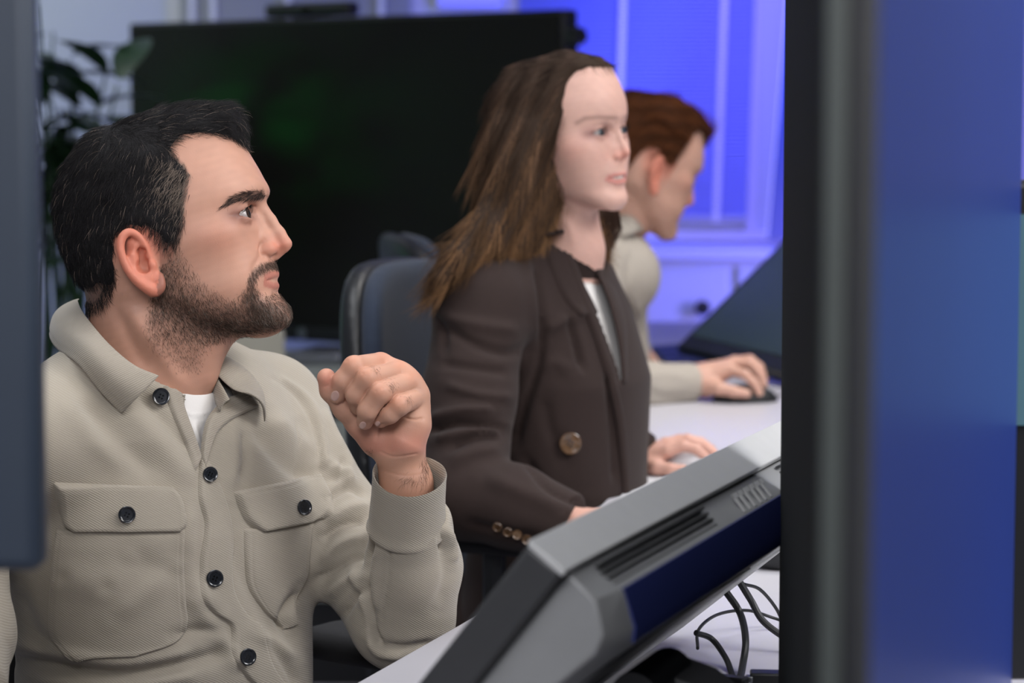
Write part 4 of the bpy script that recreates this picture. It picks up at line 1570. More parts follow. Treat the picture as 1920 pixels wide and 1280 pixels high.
V, F = leaf([P(1086, 440, 3.42), P(1110, 490, 3.37), P(1140, 560, 3.34), P(1160, 640, 3.33), P(1168, 720, 3.32)], [P(1096, 438, 3.44), P(1130, 500, 3.41), P(1160, 560, 3.39), P(1172, 610, 3.37), P(1174, 720, 3.34)], 40, 8, 0.005, 0.002, -FWD)
mk('lapel', V, F, M['brown'], bl)
M['horn'] = mat('horn_button', (0.10, 0.055, 0.028), 0.2, coat=0.5, noise=(90, 0.9))
for bx, by, br in [(1068, 830, .0150), (935, 984, .0062), (953, 993, .0062), (971, 1002, .0062), (990, 1010, .0062)]:
    button(w_tree, bx, by, br, bl, M['horn'], 0.006)


def simple_hand(p, wrist, joints, thumb, rw, rf, k=0.0016):
    """flat relaxed hand: wrist point, four finger chains, a thumb chain"""
    f = None
    for j in joints:
        r = [rf * 1.12, rf, rf * 0.92, rf * 0.82]
        g = chain(p, j, r[:len(j)], 0.003)
        f = g if f is None else smin(f, g, k)
    palm = None
    for j in joints:
        g = rc(p, wrist, j[0], rw, rf * 1.2)
        palm = g if palm is None else smin(palm, g, 0.012)
    th = chain(p, thumb, [rw * 0.85, rf * 1.35, rf * 1.1, rf * 0.9], 0.004)
    palm = smin(palm, th, 0.008)
    return smin(f, palm, 0.004)


wr = PW(1198, 868, 3.455)
wj = [[PW(1252, 846, 3.43), PW(1282, 836, 3.425), PW(1306, 842, 3.42), PW(1322, 856, 3.42)],
      [PW(1256, 838, 3.455), PW(1290, 826, 3.455), PW(1318, 834, 3.455), PW(1338, 848, 3.452)],
      [PW(1254, 834, 3.48), PW(1288, 823, 3.485), PW(1314, 829, 3.488), PW(1334, 842, 3.488)],
      [PW(1248, 832, 3.50), PW(1274, 824, 3.51), PW(1294, 828, 3.515), PW(1308, 837, 3.515)]]
wt = [PW(1210, 872, 3.445), PW(1232, 876, 3.42), PW(1258, 880, 3.41), PW(1280, 880, 3.405)]
V, Q = mesher(lambda p: smin(simple_hand(p, wr, wj, wt, 0.0185, 0.0082), rc(p, WELL + (wr - WELL) * 0.5, wr, 0.027, 0.021), 0.01), PW(1130, 910, 3.45) - [0.05, 0.12, 0.02], PW(1350, 800, 3.45) + [0.03, 0.13, 0.03], 0.0022)
C = np.tile(np.array([0.60, 0.34, 0.27]), (len(V), 1)) * (1 + noise3(V, 120, 2)[:, None] * 0.05)
WBODY.append((V, Q, C))
# near hand, resting beyond the display's edge
wr2 = P(1058, 984, 3.09)
nj = [[P(1120, 975 + 7 * i, 3.05 - 0.008 * i), P(1150, 972 + 7 * i, 3.04 - 0.01 * i), P(1168, 985 + 7 * i, 3.03 - 0.01 * i)] for i in range(-1, 3)]
V, Q = mesher(lambda p: smin(simple_hand(p, wr2, nj, [P(1078, 980, 3.10), P(1100, 968, 3.11), P(1122, 966, 3.11)], 0.019, 0.0082), rc(p, WELR + (wr2 - WELR) * 0.5, wr2, 0.03, 0.024), 0.01), wr2 - [0.12, 0.12, 0.06], wr2 + [0.12, 0.10, 0.06], 0.0035)
WBODY.append((V, Q, np.tile(np.array([0.60, 0.34, 0.27]), (len(V), 1))))
V, Q = mesher(lambda p: smin(smin(w_torso(p, 0.030), chain(p, [WSHR, P(880, 740, 3.20), WELR, wr2], [0.045, 0.04, 0.036, 0.022], 0.01), 0.02), chain(p, [WSHL, WELL, wr], [0.045, 0.035, 0.02], 0.01), 0.02), W0 - [0.26, 0.42, 0.62], W0 + [0.3, 0.3, 0.05], 0.009)
WBODY.append((V, Q, np.tile(np.array(WSKIN), (len(V), 1))))
flush_body(woman, WBODY)
WHIP = WT(-0.02, 0, -0.58)


def sit_legs(hip, fw, lf, knee, ankz=0.1):
    def g(p):
        f = ell(p, hip + [0, 0, 0.03], (0.16, 0.16, 0.12))
        for l in (-0.085, 0.085):
            kn = hip + fw * knee + lf * l * 1.4
            f = smin(f, chain(p, [hip + lf * l, kn, np.array([kn[0] + 0.02, kn[1], ankz])], [0.085, 0.06, 0.045], 0.03), 0.03)
        return f
    return mesher(g, [hip[0] - 0.3, hip[1] - 0.5, 0.03], [hip[0] + 0.6, hip[1] + 0.5, hip[2] + 0.2], 0.011)


V, Q = sit_legs(WHIP, WF, WL, 0.38)
mk('trousers', V, Q, M['brown'], woman)
for l in (-0.119, 0.119):
    kn = WHIP + WF * 0.40 + WL * l
    V, Q = mesher(lambda p: smax(smin(ell(p, [kn[0] + 0.05, kn[1], 0.04], (0.11, 0.05, 0.045)), rc(p, [kn[0], kn[1], 0.05], [kn[0], kn[1], 0.11], 0.04, 0.042), 0.02), -p[:, 2], 0.004), [kn[0] - 0.12, kn[1] - 0.1, -0.01], [kn[0] + 0.2, kn[1] + 0.1, 0.18], 0.009)
    mk('shoe', V, Q, M['button'], woman)

# ---------------------------------------------------------------- the third person, bent over the far keyboard
def PT(px, py, c):
    return P(px, py, c + 0.12)


ty = -0.48
tf = yaw_dir(ty)
tp_ = math.radians(-20)
tf = nrm(tf * math.cos(tp_) + np.array([0, 0, math.sin(tp_)]))
TH = Head(PT(1208, 292, 4.5), tf, np.array([0, 0, 1.0]), 1.03, male=True)
third = thing('person', 'red-haired person in a cream shirt bent forward with one hand on a mouse', 'person', (0.12, 4.62, 0))
tneck = [TH.toW([-30, 0, 80]), PT(1170, 400, 4.53), PT(1140, 450, 4.56)]


def t_head(p):
    f = TH.sdf(TH.toU(p)) * TH.k
    return smin(f, chain(p, tneck, [0.052, 0.054, 0.058], 0.02), 0.016)


V, Q = mesher(t_head, TH.o - [0.2, 0.18, 0.26], TH.o + [0.17, 0.18, 0.14], 0.003)
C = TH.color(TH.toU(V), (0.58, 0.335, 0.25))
TBODY = [(V, Q, C)]
for sd in (1, -1):
    eyeball(TH, sd, (1, 0, 0.3), M['iris_blue'], third)
tpoly = [(470, 282), (436, 262), (400, 262), (372, 276), (358, 300), (356, 335), (350, 380), (344, 420), (330, 440), (312, 436), (296, 424), (270, 414), (240, 420), (222, 440), (215, 480), (210, 530), (190, 570), (150, 580), (100, 540), (30, 380), (150, 90), (500, 110)]


def t_hair(p):
    u = TH.toU(p)
    x, y = uncan(u)
    t = np.interp(x, [90, 200, 330, 420], [14, 18, 20, 16])
    t = np.where(y > 330, np.interp(x, [90, 180, 230, 360], [12, 10, 8, 6]), t)
    f = TH.loft(u) - t
    f = smin(f, ell(u, can(440, 240), (34, 62, 30)), 18)
    d = poly_dist(x, y, tpoly + [tpoly[0]])
    return smax(f, np.where(inpoly(x, y, tpoly), -d, d), 10) * TH.k


HV, HQ = mesher(t_hair, TH.o - [0.17, 0.17, 0.16], TH.o + [0.17, 0.17, 0.18], 0.0035)
M['hair_t'] = mat('auburn_base', (0.055, 0.020, 0.009), 0.7, spec=0.1)
th_ = mk('hair', HV, HQ, M['hair_t'], third)
th_['label'] = 'auburn swept-back hair'
TFLOW = [(460, 230, -.8, -.3), (420, 220, -1, 0), (380, 240, -.95, .3), (360, 300, -.9, .5), (350, 380, -.8, .7), (300, 230, -1, .2), (240, 250, -.8, .5), (160, 300, -.4, .9), (110, 400, 0, 1), (150, 520, .3, 1), (280, 340, -.9, .5), (230, 430, -.4, .9), (200, 500, .1, 1)]
pt, x, y = grow(TH, HV, HQ, 9000, rs, TFLOW, lambda x, y: 60 + 0 * x, lambda x, y: 4 + 0 * x, K=5, wobble=0.12)
cols = np.array([0.17, 0.058, 0.020]) * (0.45 + 0.7 * (0.5 + 0.5 * np.sin(0.13 * (y + 0.4 * x))))[:, None] * rs.uniform(0.4, 1.5, (len(x), 1))
strands(pt, rs.uniform(0.0002, 0.0004, len(x)), cols, 'strands', M['hair_soft'], th_)
T0 = PT(1128, 462, 4.58)
KF, KL = yaw_dir(-0.25), np.array([math.sin(-0.25), math.cos(-0.25), 0])


def t_torso(p, off=0.0):
    f = chain(p, [T0 + [0, 0, -0.03], T0 + [-0.05, 0.01, -0.22], T0 + [-0.12, 0.02, -0.50]], [0.09, 0.125, 0.13], 0.08)
    f = smin(f, rc(p, T0 + KL * -0.10 + [0, 0, -0.05], T0 + KL * 0.10 + [0, 0, -0.05], 0.085, 0.085), 0.05)
    return f + off


TSR, TER, TWR = PT(1098, 500, 4.42), PT(1118, 726, 4.28), PT(1306, 716, 4.36)
TSL, TEL, TWL = PT(1150, 500, 4.74), PT(1150, 660, 4.74), PT(1172, 655, 4.84)


def t_shirt_sdf(p):
    f = t_torso(p)
    f = smin(f, chain(p, [TSR, TER], [0.072, 0.058], 0.02), 0.03)
    fa = smax(chain(p, [TER, PT(1210, 725, 4.32), TWR], [0.055, 0.044, 0.036], 0.02), (p - PT(1303, 716, 4.36)) @ nrm(TWR - TER), 0.004)
    f = smin(f, fa, 0.02)
    f = smin(f, chain(p, [TSL, PT(1160, 600, 4.74)], [0.065, 0.05], 0.02), 0.03)
    f = smin(f, smax(chain(p, [PT(1160, 600, 4.74), TWL], [0.05, 0.034], 0.02), (p - PT(1178, 646, 4.85)) @ nrm(TWL - PT(1160, 600, 4.74)), 0.004), 0.02)
    return smax(f, -chain(p, [tneck[2], tneck[1], tneck[0]], [0.062, 0.062, 0.06], 0.01), 0.006)


V, Q = mesher(t_shirt_sdf, T0 - [0.3, 0.4, 0.62], T0 + [0.3, 0.32, 0.08], 0.006)
V = sculpt(V, Q, [([(1185, 470), (1175, 540), (1180, 600)], 6, -0.006), ([(1190, 560), (1200, 600), (1180, 630)], 7, 0.006), ([(1190, 700), (1230, 740), (1290, 745)], 6, -0.004), ([(1180, 715), (1240, 700), (1290, 705)], 8, 0.004), ([(1120, 480), (1150, 520), (1150, 580)], 8, -0.005)], (4.1, 4.9))
M['cream'] = mat('cream_shirt', (0.40, 0.36, 0.31), 0.85, sheen=0.05, bump=(500, 0.2, 0.001))
ts = mk('shirt', V, Q, M['cream'], third)
ts['label'] = 'cream long-sleeved shirt'
V, F = leaf([PT(1118, 425, 4.56), PT(1140, 412, 4.50), PT(1165, 402, 4.47), PT(1182, 404, 4.47)], [PT(1090, 445, 4.54), PT(1120, 455, 4.46), PT(1165, 446, 4.43), PT(1198, 432, 4.44)], 24, 10, 0.004, 0.008, -FWD)
mk('collar', V, F, M['cream'], ts)
V, F = leaf([PT(1182, 404, 4.47), PT(1194, 412, 4.52), PT(1180, 400, 4.6)], [PT(1198, 432, 4.44), PT(1204, 436, 4.52), PT(1190, 420, 4.62)], 16, 8, 0.004, 0.004, -FWD)
mk('collar', V, F, M['cream'], ts)
mj = [[PT(1372, 694, 4.33), PT(1398, 702, 4.31), PT(1414, 718, 4.31), PT(1424, 736, 4.31)],
      [PT(1378, 682, 4.36), PT(1408, 682, 4.34), PT(1424, 700, 4.34), PT(1432, 722, 4.34)],
      [PT(1380, 678, 4.39), PT(1406, 674, 4.38), PT(1424, 688, 4.38), PT(1432, 710, 4.38)],
      [PT(1376, 678, 4.42), PT(1398, 676, 4.42), PT(1412, 688, 4.42), PT(1420, 708, 4.42)]]
mt = [PT(1322, 722, 4.35), PT(1350, 728, 4.31), PT(1376, 734, 4.30), PT(1400, 738, 4.30)]
V, Q = mesher(lambda p: smin(simple_hand(p, PT(1318, 712, 4.36), mj, mt, 0.026, 0.0092, 0.002), rc(p, TER + (TWR - TER) * 0.6, PT(1318, 712, 4.36), 0.032, 0.026), 0.01), PT(1240, 770, 4.35) - [0.02, 0.1, 0], PT(1450, 640, 4.35) + [0.02, 0.14, 0.02], 0.003)
TBODY.append((V, Q, np.tile([0.60, 0.35, 0.27], (len(V), 1))))
lj = [[PT(1196 + 3 * i, 664 + 4 * i, 4.83 - 0.02 * i), PT(1216 + 3 * i, 664 + 4 * i, 4.82 - 0.02 * i), PT(1226 + 3 * i, 674 + 4 * i, 4.81 - 0.02 * i)] for i in range(-1, 3)]
V, Q = mesher(lambda p: smin(simple_hand(p, PT(1182, 654, 4.84), lj, [PT(1180, 664, 4.80), PT(1192, 674, 4.77), PT(1206, 680, 4.75)], 0.022, 0.0088), rc(p, PT(1168, 630, 4.82), PT(1182, 654, 4.84), 0.028, 0.024), 0.01), PT(1140, 710, 4.82) - [0.02, 0.12, 0], PT(1250, 620, 4.82) + [0.04, 0.14, 0.02], 0.0035)
TBODY.append((V, Q, np.tile([0.60, 0.35, 0.27], (len(V), 1))))
V, Q = mesher(lambda p: smin(t_torso(p, 0.02), smin(chain(p, [TSR, TER, TWR], [0.05, 0.04, 0.026], 0.01), chain(p, [TSL, PT(1160, 600, 4.74), TWL], [0.045, 0.035, 0.024], 0.01), 0.01), 0.02), T0 - [0.3, 0.4, 0.64], T0 + [0.3, 0.32, 0.06], 0.011)
TBODY.append((V, Q, np.tile([0.58, 0.34, 0.26], (len(V), 1))))
flush_body(third, TBODY)
wb_ = MB()
th0 = np.arange(17) * 2 * np.pi / 16
wax = nrm(PT(1182, 654, 4.84) - PT(1168, 630, 4.82))
wu = nrm(np.cross(wax, [0, 0, 1.0]))
wv_ = np.cross(wax, wu)
wc = PT(1181, 651, 4.84)
wb_.lathe(wc - wax * 0.006, wax, [(0.0262, 0), (0.0285, 0.001), (0.0285, 0.011), (0.0262, 0.012)], 24)
wb_.build('watch', M['button'], third)
KHIP = T0 + np.array([-0.12, 0.02, -0.56])
V, Q = sit_legs(KHIP, KF, KL, 0.40)
mk('trousers', V, Q, M['trouser'], third)
for l in (-0.119, 0.119):
    kn = KHIP + KF * 0.42 + KL * l
    V, Q = mesher(lambda p: smax(smin(ell(p, [kn[0] + 0.06, kn[1], 0.045], (0.13, 0.055, 0.05)), rc(p, [kn[0], kn[1], 0.05], [kn[0], kn[1], 0.11], 0.045, 0.047), 0.02), -p[:, 2], 0.004), [kn[0] - 0.14, kn[1] - 0.1, -0.01], [kn[0] + 0.24, kn[1] + 0.1, 0.18], 0.01)
    mk('shoe', V, Q, M['button'], third)

# ---------------------------------------------------------------- the room
def struct(o):
    o['kind'] = 'structure'
    return o


M['wall'] = mat('painted_wall', (0.52, 0.56, 0.60), 0.8, noise=(3, 0.03), bump=(120, 0.05, 0.001))
M['ceiling'] = mat('ceiling_white', (0.7, 0.7, 0.7), 0.9, noise=(5, 0.02))
M['carpet'] = mat('grey_carpet', (0.25, 0.24, 0.28), 0.95, noise=(300, 0.25), bump=(400, 0.5, 0.002))
M['frame'] = mat('window_frame_white', (0.62, 0.63, 0.68), 0.5, noise=(20, 0.03))
M['glass'] = mat('window_glass', (0.02, 0.03, 0.06), 0.05, spec=0.8, noise=(2, 0.1))
M['slat'] = mat('blind_slat', (0.42, 0.44, 0.47), 0.45, noise=(60, 0.06))
M['slat_blue_lit'] = mat('blind_slat_blue_lit', (0.22, 0.27, 0.68), 0.5, noise=(60, 0.06))  # grey slats with the blue light on them put into the colour
M['cord'] = mat('blind_cord', (0.9, 0.92, 0.9), 0.6, noise=(80, 0.1))
M['black'] = mat('black_plastic', (0.010, 0.011, 0.013), 0.42, noise=(60, 0.1))
M['darkgrey'] = mat('dark_grey_plastic', (0.035, 0.036, 0.039), 0.5, noise=(60, 0.08), bump=(900, 0.1, 0.0005))
M['silver'] = mat('silver_grey_plastic', (0.47, 0.475, 0.475), 0.45, noise=(40, 0.06), bump=(1200, 0.12, 0.0004))
M['desk'] = mat('white_laminate', (0.52, 0.51, 0.55), 0.4, noise=(12, 0.02))
M['metal'] = mat('brushed_metal', (0.35, 0.36, 0.38), 0.35, metal=1, noise=(90, 0.1))
M['screen'] = mat('glossy_dark_screen', (0.010, 0.010, 0.008), 0.26, spec=0.25, noise=(3, 0.1))
M['leafm'] = mat('leaf_green', (0.018, 0.055, 0.018), 0.4, noise=(14, 0.5))
M['chairblue'] = mat('blue_grey_chair_fabric', (0.020, 0.030, 0.055), 0.9, sheen=0.1, noise=(200, 0.2), bump=(700, 0.3, 0.001))
M['meshblack'] = mat('black_woven_pad', (0.012, 0.012, 0.014), 0.85, noise=(500, 0.4), bump=(900, 0.6, 0.001))
M['cab'] = mat('grey_green_cabinet', (0.28, 0.31, 0.29), 0.6, noise=(10, 0.04))
M['beige'] = mat('beige_card', (0.50, 0.48, 0.40), 0.8, noise=(20, 0.05))
X0, X1, Y0, Y1, ZC = -2.9, 2.6, -1.4, 7.5, 2.8


def slab(name, c, size, m, kind=True, parent=None, bevel=0):
    b = MB().box(c, size)
    o = b.build(name, m, parent, bevel, loc=None if parent is None else None, smooth=False)
    return struct(o) if kind else o


slab('floor', ((X0 + X1) / 2, (Y0 + Y1) / 2, -0.05), (X1 - X0 + 0.2, Y1 - Y0 + 0.2, 0.1), M['carpet'])
slab('ceiling', ((X0 + X1) / 2, (Y0 + Y1) / 2, ZC + 0.05), (X1 - X0 + 0.2, Y1 - Y0 + 0.2, 0.1), M['ceiling'])
slab('wall_left', (X0 - 0.05, (Y0 + Y1) / 2, ZC / 2), (0.1, Y1 - Y0, ZC), M['wall'])
slab('wall_right', (X1 + 0.05, (Y0 + Y1) / 2, ZC / 2), (0.1, Y1 - Y0, ZC), M['wall'])
slab('wall_front', ((X0 + X1) / 2, Y0 - 0.05, ZC / 2), (X1 - X0, 0.1, ZC), M['wall'])
# back wall with two window openings
WIN = [(-1.06, -0.27, 1.36, 2.45), (-0.02, 0.76, 0.93, 2.45)]
b = MB()
zs = 0.93
for x0, x1, z0, z1 in [(X0, -1.06, 0, ZC), (-1.06, -0.27, 0, 1.36), (-1.06, -0.27, 2.45, ZC), (-0.27, -0.02, 0, ZC), (-0.02, 0.76, 0, 0.93), (-0.02, 0.76, 2.45, ZC), (0.76, X1, 0, ZC)]:
    b.box(((x0 + x1) / 2, Y1 + 0.06, (z0 + z1) / 2), (x1 - x0, 0.12, z1 - z0))
struct(b.build('wall_back', M['wall'], smooth=False))
for k, (x0, x1, z0, z1) in enumerate(WIN):
    w = bpy.data.objects.new('window_%d' % (k + 1), None)
    S.collection.objects.link(w)
    w.location = ((x0 + x1) / 2, Y1, z0)
    w['kind'] = 'structure'
    b = MB()
    t = 0.05
    for c, s_ in [((x0 + t / 2, (z0 + z1) / 2), (t, z1 - z0)), ((x1 - t / 2, (z0 + z1) / 2), (t, z1 - z0)), (((x0 + x1) / 2, z0 + t / 2), (x1 - x0 - 2 * t, t)), (((x0 + x1) / 2, z1 - t / 2), (x1 - x0 - 2 * t, t))]:
        b.box((c[0], Y1 + 0.03, c[1]), (s_[0], 0.07, s_[1]))
    b.build('window_frame', M['frame'], w, 0.004)
    MB().box(((x0 + x1) / 2, Y1 + 0.05, (z0 + z1) / 2), (x1 - x0 - 2 * t, 0.008, z1 - z0 - 2 * t)).build('window_pane', M['glass'], w, smooth=False)
    MB().box(((x0 + x1) / 2, Y1 - 0.03, z0 - 0.012), (x1 - x0 + 0.06, 0.12, 0.024)).build('window_sill', M['frame'], w, 0.004)


def blind(x0, x1, z0, z1, y, cords, label, tilt=0.9, lean=0.0, sm_=None):
    sm_ = sm_ or M['slat']
    t = thing('venetian_blind', label, 'blind', ((x0 + x1) / 2, y, z0))
    b = MB()
    n = int((z1 - z0) / 0.0125)
    for i in range(n):
        z = z0 + 0.02 + i * 0.0125
        w = 0.0085
        lx = lean * (z - z0)
        dy, dz = w * math.cos(tilt), w * math.sin(tilt)
        V = [(x0 + lx, y - dy, z - dz), (x1 + lx, y - dy, z - dz), (x1 + lx, y, z + 0.0012), (x0 + lx, y, z + 0.0012), (x1 + lx, y + dy, z + dz), (x0 + lx, y + dy, z + dz)]
        o = len(b.v)
        b.v += V
        b.f += [(o, o + 1, o + 2, o + 3), (o + 3, o + 2, o + 4, o + 5)]
    b.build('slats', sm_, t, smooth=False)['kind'] = 'stuff'
    MB().box(((x0 + x1) / 2, y, z0 + 0.006), (x1 - x0, 0.022, 0.014)).build('bottom_rail', M['slat'], t, 0.002)
    MB().box(((x0 + x1) / 2 + lean * (z1 - z0), y, z1 + 0.015), (x1 - x0, 0.035, 0.035)).build('head_rail', M['slat'], t, 0.003)
    for cx in cords:
        c = MB()
        zz = np.arange(z0, z1, 0.0125)
        for k in range(0, len(zz)):
            lx = lean * (zz[k] - z0)
            c.box((cx + lx, y - 0.016, zz[k]), (0.019, 0.003, 0.0085))
        for s_ in (-1, 1):
            c.tube([(cx + s_ * 0.004, y - 0.016, z0), (cx + s_ * 0.004 + lean * (z1 - z0), y - 0.016, z1)], 0.0008, 5)
        c.build('ladder_cord', M['cord'], t)
    return t


blind(-1.02, -0.31, 1.40, 2.42, Y1 - 0.02, [-0.98, -0.915, -0.685, -0.40], 'grey venetian blind behind the top of the big black display')
blind(0.0, 0.725, 0.965, 2.42, Y1 - 0.02, [0.32, 0.63], 'venetian blind with blue light in its slat colour beside the big display, behind the red-haired person', lean=0.03, sm_=M['slat_blue_lit'])
# tilted-open sash at the right of the window
sa = thing('window_sash', 'narrow opened window sash with a pale edge right of the blue-lit blind', 'window', (0.80, 7.2, 0.95))
e0, e1 = P(1437, 447, 7.1), P(1470, 60, 7.1)
dvec = (e1 - e0) * 3.0
b = MB().prism([e0, e0 + [0.004, 0, 0], e0 + [0.004, 0.03, 0], e0 + [0, 0.03, 0]], dvec)
b.build('edge', mat('sash_edge', (0.75, 0.74, 0.60), 0.5, noise=(30, 0.05)), sa)
b = MB().prism([e0 + [0.006, 0, 0.0], e0 + [0.40, 0.10, 0.0], e0 + [0.40, 0.13, 0.0], e0 + [0.006, 0.03, 0.0]], dvec)
b.build('panel', mat('blue_sash_panel', (0.02, 0.035, 0.11), 0.4, noise=(20, 0.1)), sa)
# a blue LED bar on the pier between the windows
lb = thing('led_bar', 'glowing violet-blue light bar on the wall above the display', 'lamp', (-0.14, Y1 - 0.03, 1.63))
MB().box((-0.133, Y1 - 0.02, 1.79), (0.19, 0.03, 0.34)).build('diffuser', mat('led_diffuser', (0.3, 0.3, 0.9), 0.5, emit=(0.17, 0.19, 1.0), estr=0.9), lb, 0.008)
MB().box((-0.133, Y1 - 0.004, 1.79), (0.21, 0.012, 0.36)).build('housing', M['frame'], lb, 0.004)

# sideboard under the window
sb = thing('sideboard', 'white sideboard with doors under the blue-lit blind', 'cabinet', (0.75, 7.2, 0))
MB().box((0.75, 7.22, 0.445), (1.5, 0.44, 0.85)).build('carcass', M['frame'], sb, 0.004)
MB().box((0.75, 7.21, 0.885), (1.54, 0.48, 0.03)).build('top', M['frame'], sb, 0.004)
for i, x in enumerate([0.19, 0.49, 0.79, 1.09, 1.36]):
    w = 0.27 if i < 4 else 0.23
    d_ = MB().box((x, 6.992, 0.46), (w, 0.018, 0.78)).build('door', M['frame'], sb, 0.003)
    MB().lathe((x + 0.06 if i == 1 else x - 0.1, 6.983, 0.735), (0, -1, 0), [(0.012, 0), (0.012, 0.02), (0.022, 0.022), (0.022, 0.034), (0.001, 0.036)], 16).build('knob', M['black'], d_)


def legs_frame(parent, pts, z, m):
    for x, y in pts:
        MB().box((x, y, z / 2), (0.05, 0.05, z)).build('leg', m, parent, 0.004)


def desk(poly, z, label, th=0.028):
    c = np.mean(poly, 0)
    t = thing('desk', label, 'desk', (c[0], c[1], 0))
    MB().prism([(x, y, z - th) for x, y in poly], (0, 0, th)).build('desktop', M['desk'], t, 0.003)
    ins = [(x + (c[0] - x) * 0.12, y + (c[1] - y) * 0.12) for x, y in poly]
    legs_frame(t, ins if len(ins) <= 4 else [ins[0], ins[1], ins[-2], ins[-1]], z - th, M['metal'])
    return t


desk([(-0.391, 1.55), (0.095, 2.96), (0.86, 2.70), (0.37, 1.29)], 0.74, 'white desk in front of the bearded person, under the tilted display')
desk([(0.085, 3.03), (0.155, 3.42), (0.216, 4.0), (0.262, 4.85), (0.30, 5.5), (1.15, 5.5), (1.15, 3.03)], 0.755, 'white desk under the blazer wearer\'s and red-haired person\'s hands')
desk([(0.24, 5.72), (0.24, 6.40), (1.7, 6.40), (1.7, 5.72)], 0.74, 'white desk at the back in front of the sideboard')
desk([(-1.25, 1.15), (-1.25, 1.65), (-0.44, 1.65), (-0.44, 1.15)], 0.74, 'small white side desk carrying the out-of-focus display at left')

# ---- the big display on its floor stand
tv0, tv1 = np.array([-1.065, 6.75]), np.array([0.1236, 5.90])
tvd = (tv1 - tv0) / np.linalg.norm(tv1 - tv0)
tvn = np.array([-tvd[1], tvd[0]]) * -1
if tvn[1] > 0:
    tvn = -tvn
TVL = np.linalg.norm(tv1 - tv0)
TVR = np.stack([np.r_[tvd, 0], np.r_[-tvn, 0], [0, 0, 1]], 1)
tc = (tv0 + tv1) / 2
tv = thing('display', 'very large switched-off black display on a floor stand at the back', 'display', (tc[0], tc[1], 0))


def tvp(a, b_, z):
    return np.array([*(tc + tvd * a - tvn * b_), z])


zc = (1.54 + 0.69) / 2
MB().box(tvp(0, 0.035, zc), (TVL, 0.06, 0.85), TVR).build('housing', M['black'], tv, 0.006)
MB().box(tvp(0, 0.003, zc + 0.005), (TVL - 0.03, 0.006, 0.815), TVR).build('screen', M['screen'], tv, smooth=False)
MB().box(tvp(0, 0.0, 0.712), (TVL, 0.012, 0.035), TVR).build('lower_bezel', M['black'], tv, 0.003)
MB().lathe(tvp(-0.10, -0.006, 0.712), np.r_[tvn, 0], [(0.014, 0), (0.014, 0.004), (0.001, 0.005)], 16).build('power_button', M['metal'], tv)
for s_ in (-0.35, 0.35):
    MB().box(tvp(s_, 0.10, 0.62), (0.06, 0.05, 1.1), TVR).build('column', M['black'], tv, 0.006)
    MB().box(tvp(s_, 0.04, 0.035), (0.07, 0.75, 0.05), TVR).build('foot', M['black'], tv, 0.01)
MB().box(tvp(0, 0.10, 0.45), (0.70, 0.04, 0.08), TVR).build('crossbar', M['black'], tv, 0.006)
wc_ = thing('camera_bar', 'flat black camera bar on the top edge of the large display', 'camera', tvp(-0.09, 0.03, 1.54))
MB().box(tvp(-0.09, 0.03, 1.561), (0.29, 0.05, 0.036), TVR).build('housing', M['black'], wc_, 0.01)
MB().lathe(tvp(-0.09, 0.004, 1.56), np.r_[tvn, 0], [(0.012, 0), (0.011, 0.004), (0.001, 0.004)], 16).build('lens', M['screen'], wc_)
kc = thing('webcam', 'small black webcam on a bracket at the large display\'s right side', 'camera', tvp(0.745, 0.02, 1.40))
MB().tube([tvp(0.728, 0.02, 1.38), tvp(0.76, 0.02, 1.40), tvp(0.765, 0.0, 1.46)], 0.006, 8).build('bracket', M['black'], kc)
MB().lathe(tvp(0.768, 0.025, 1.475), np.r_[tvn, 0], [(0.006, 0), (0.022, 0.006), (0.024, 0.03), (0.02, 0.045), (0.001, 0.047)], 20).build('housing', M['black'], kc)

# low cabinet in front of the display's stand

lc = thing('low_cabinet', 'low grey-green drawer cabinet below the big display', 'cabinet', (-0.5, 5.55, 0))
MB().box((-0.52, 5.56, 0.41), (0.50, 0.38, 0.60)).build('carcass', M['black'], lc, 0.003)
MB().box((-0.52, 5.55, 0.71), (0.53, 0.42, 0.03)).build('top', M['cab'], lc, 0.004)
for z, th in [(0.655, 0.035), (0.53, 0.15), (0.30, 0.21)]:
    MB().box((-0.52, 5.36, z), (0.50, 0.018, th)).build('drawer', M['cab'], lc, 0.003)
MB().box((-0.52, 5.56, 0.045), (0.46, 0.34, 0.09)).build('plinth', M['black'], lc)
tag(MB().box((-0.60, 5.50, 0.765), (0.15, 0.2, 0.075), rotz(0.15)).build('box', M['beige'], None, 0.006), 'beige box on the low cabinet below the big display', 'box')
tag(MB().box((-0.42, 5.48, 0.74), (0.12, 0.16, 0.028), rotz(-0.3)).build('tray', M['metal'], None, 0.004), 'pale metal tray on the low cabinet beside the beige box', 'tray')

# ---- potted plant at the left
pl = thing('potted_plant', 'leafy green plant in front of the pale wall at the far left', 'plant', (-1.2, 6.3, 0))
MB().lathe((-1.2, 6.3, 0), (0, 0, 1), [(0.13, 0), (0.17, 0.02), (0.20, 0.36), (0.21, 0.38), (0.19, 0.38), (0.18, 0.34), (0.001, 0.34)], 28).build('pot', M['cab'], pl)
rp = np.random.RandomState(3)
leafb = MB()
stems = MB()


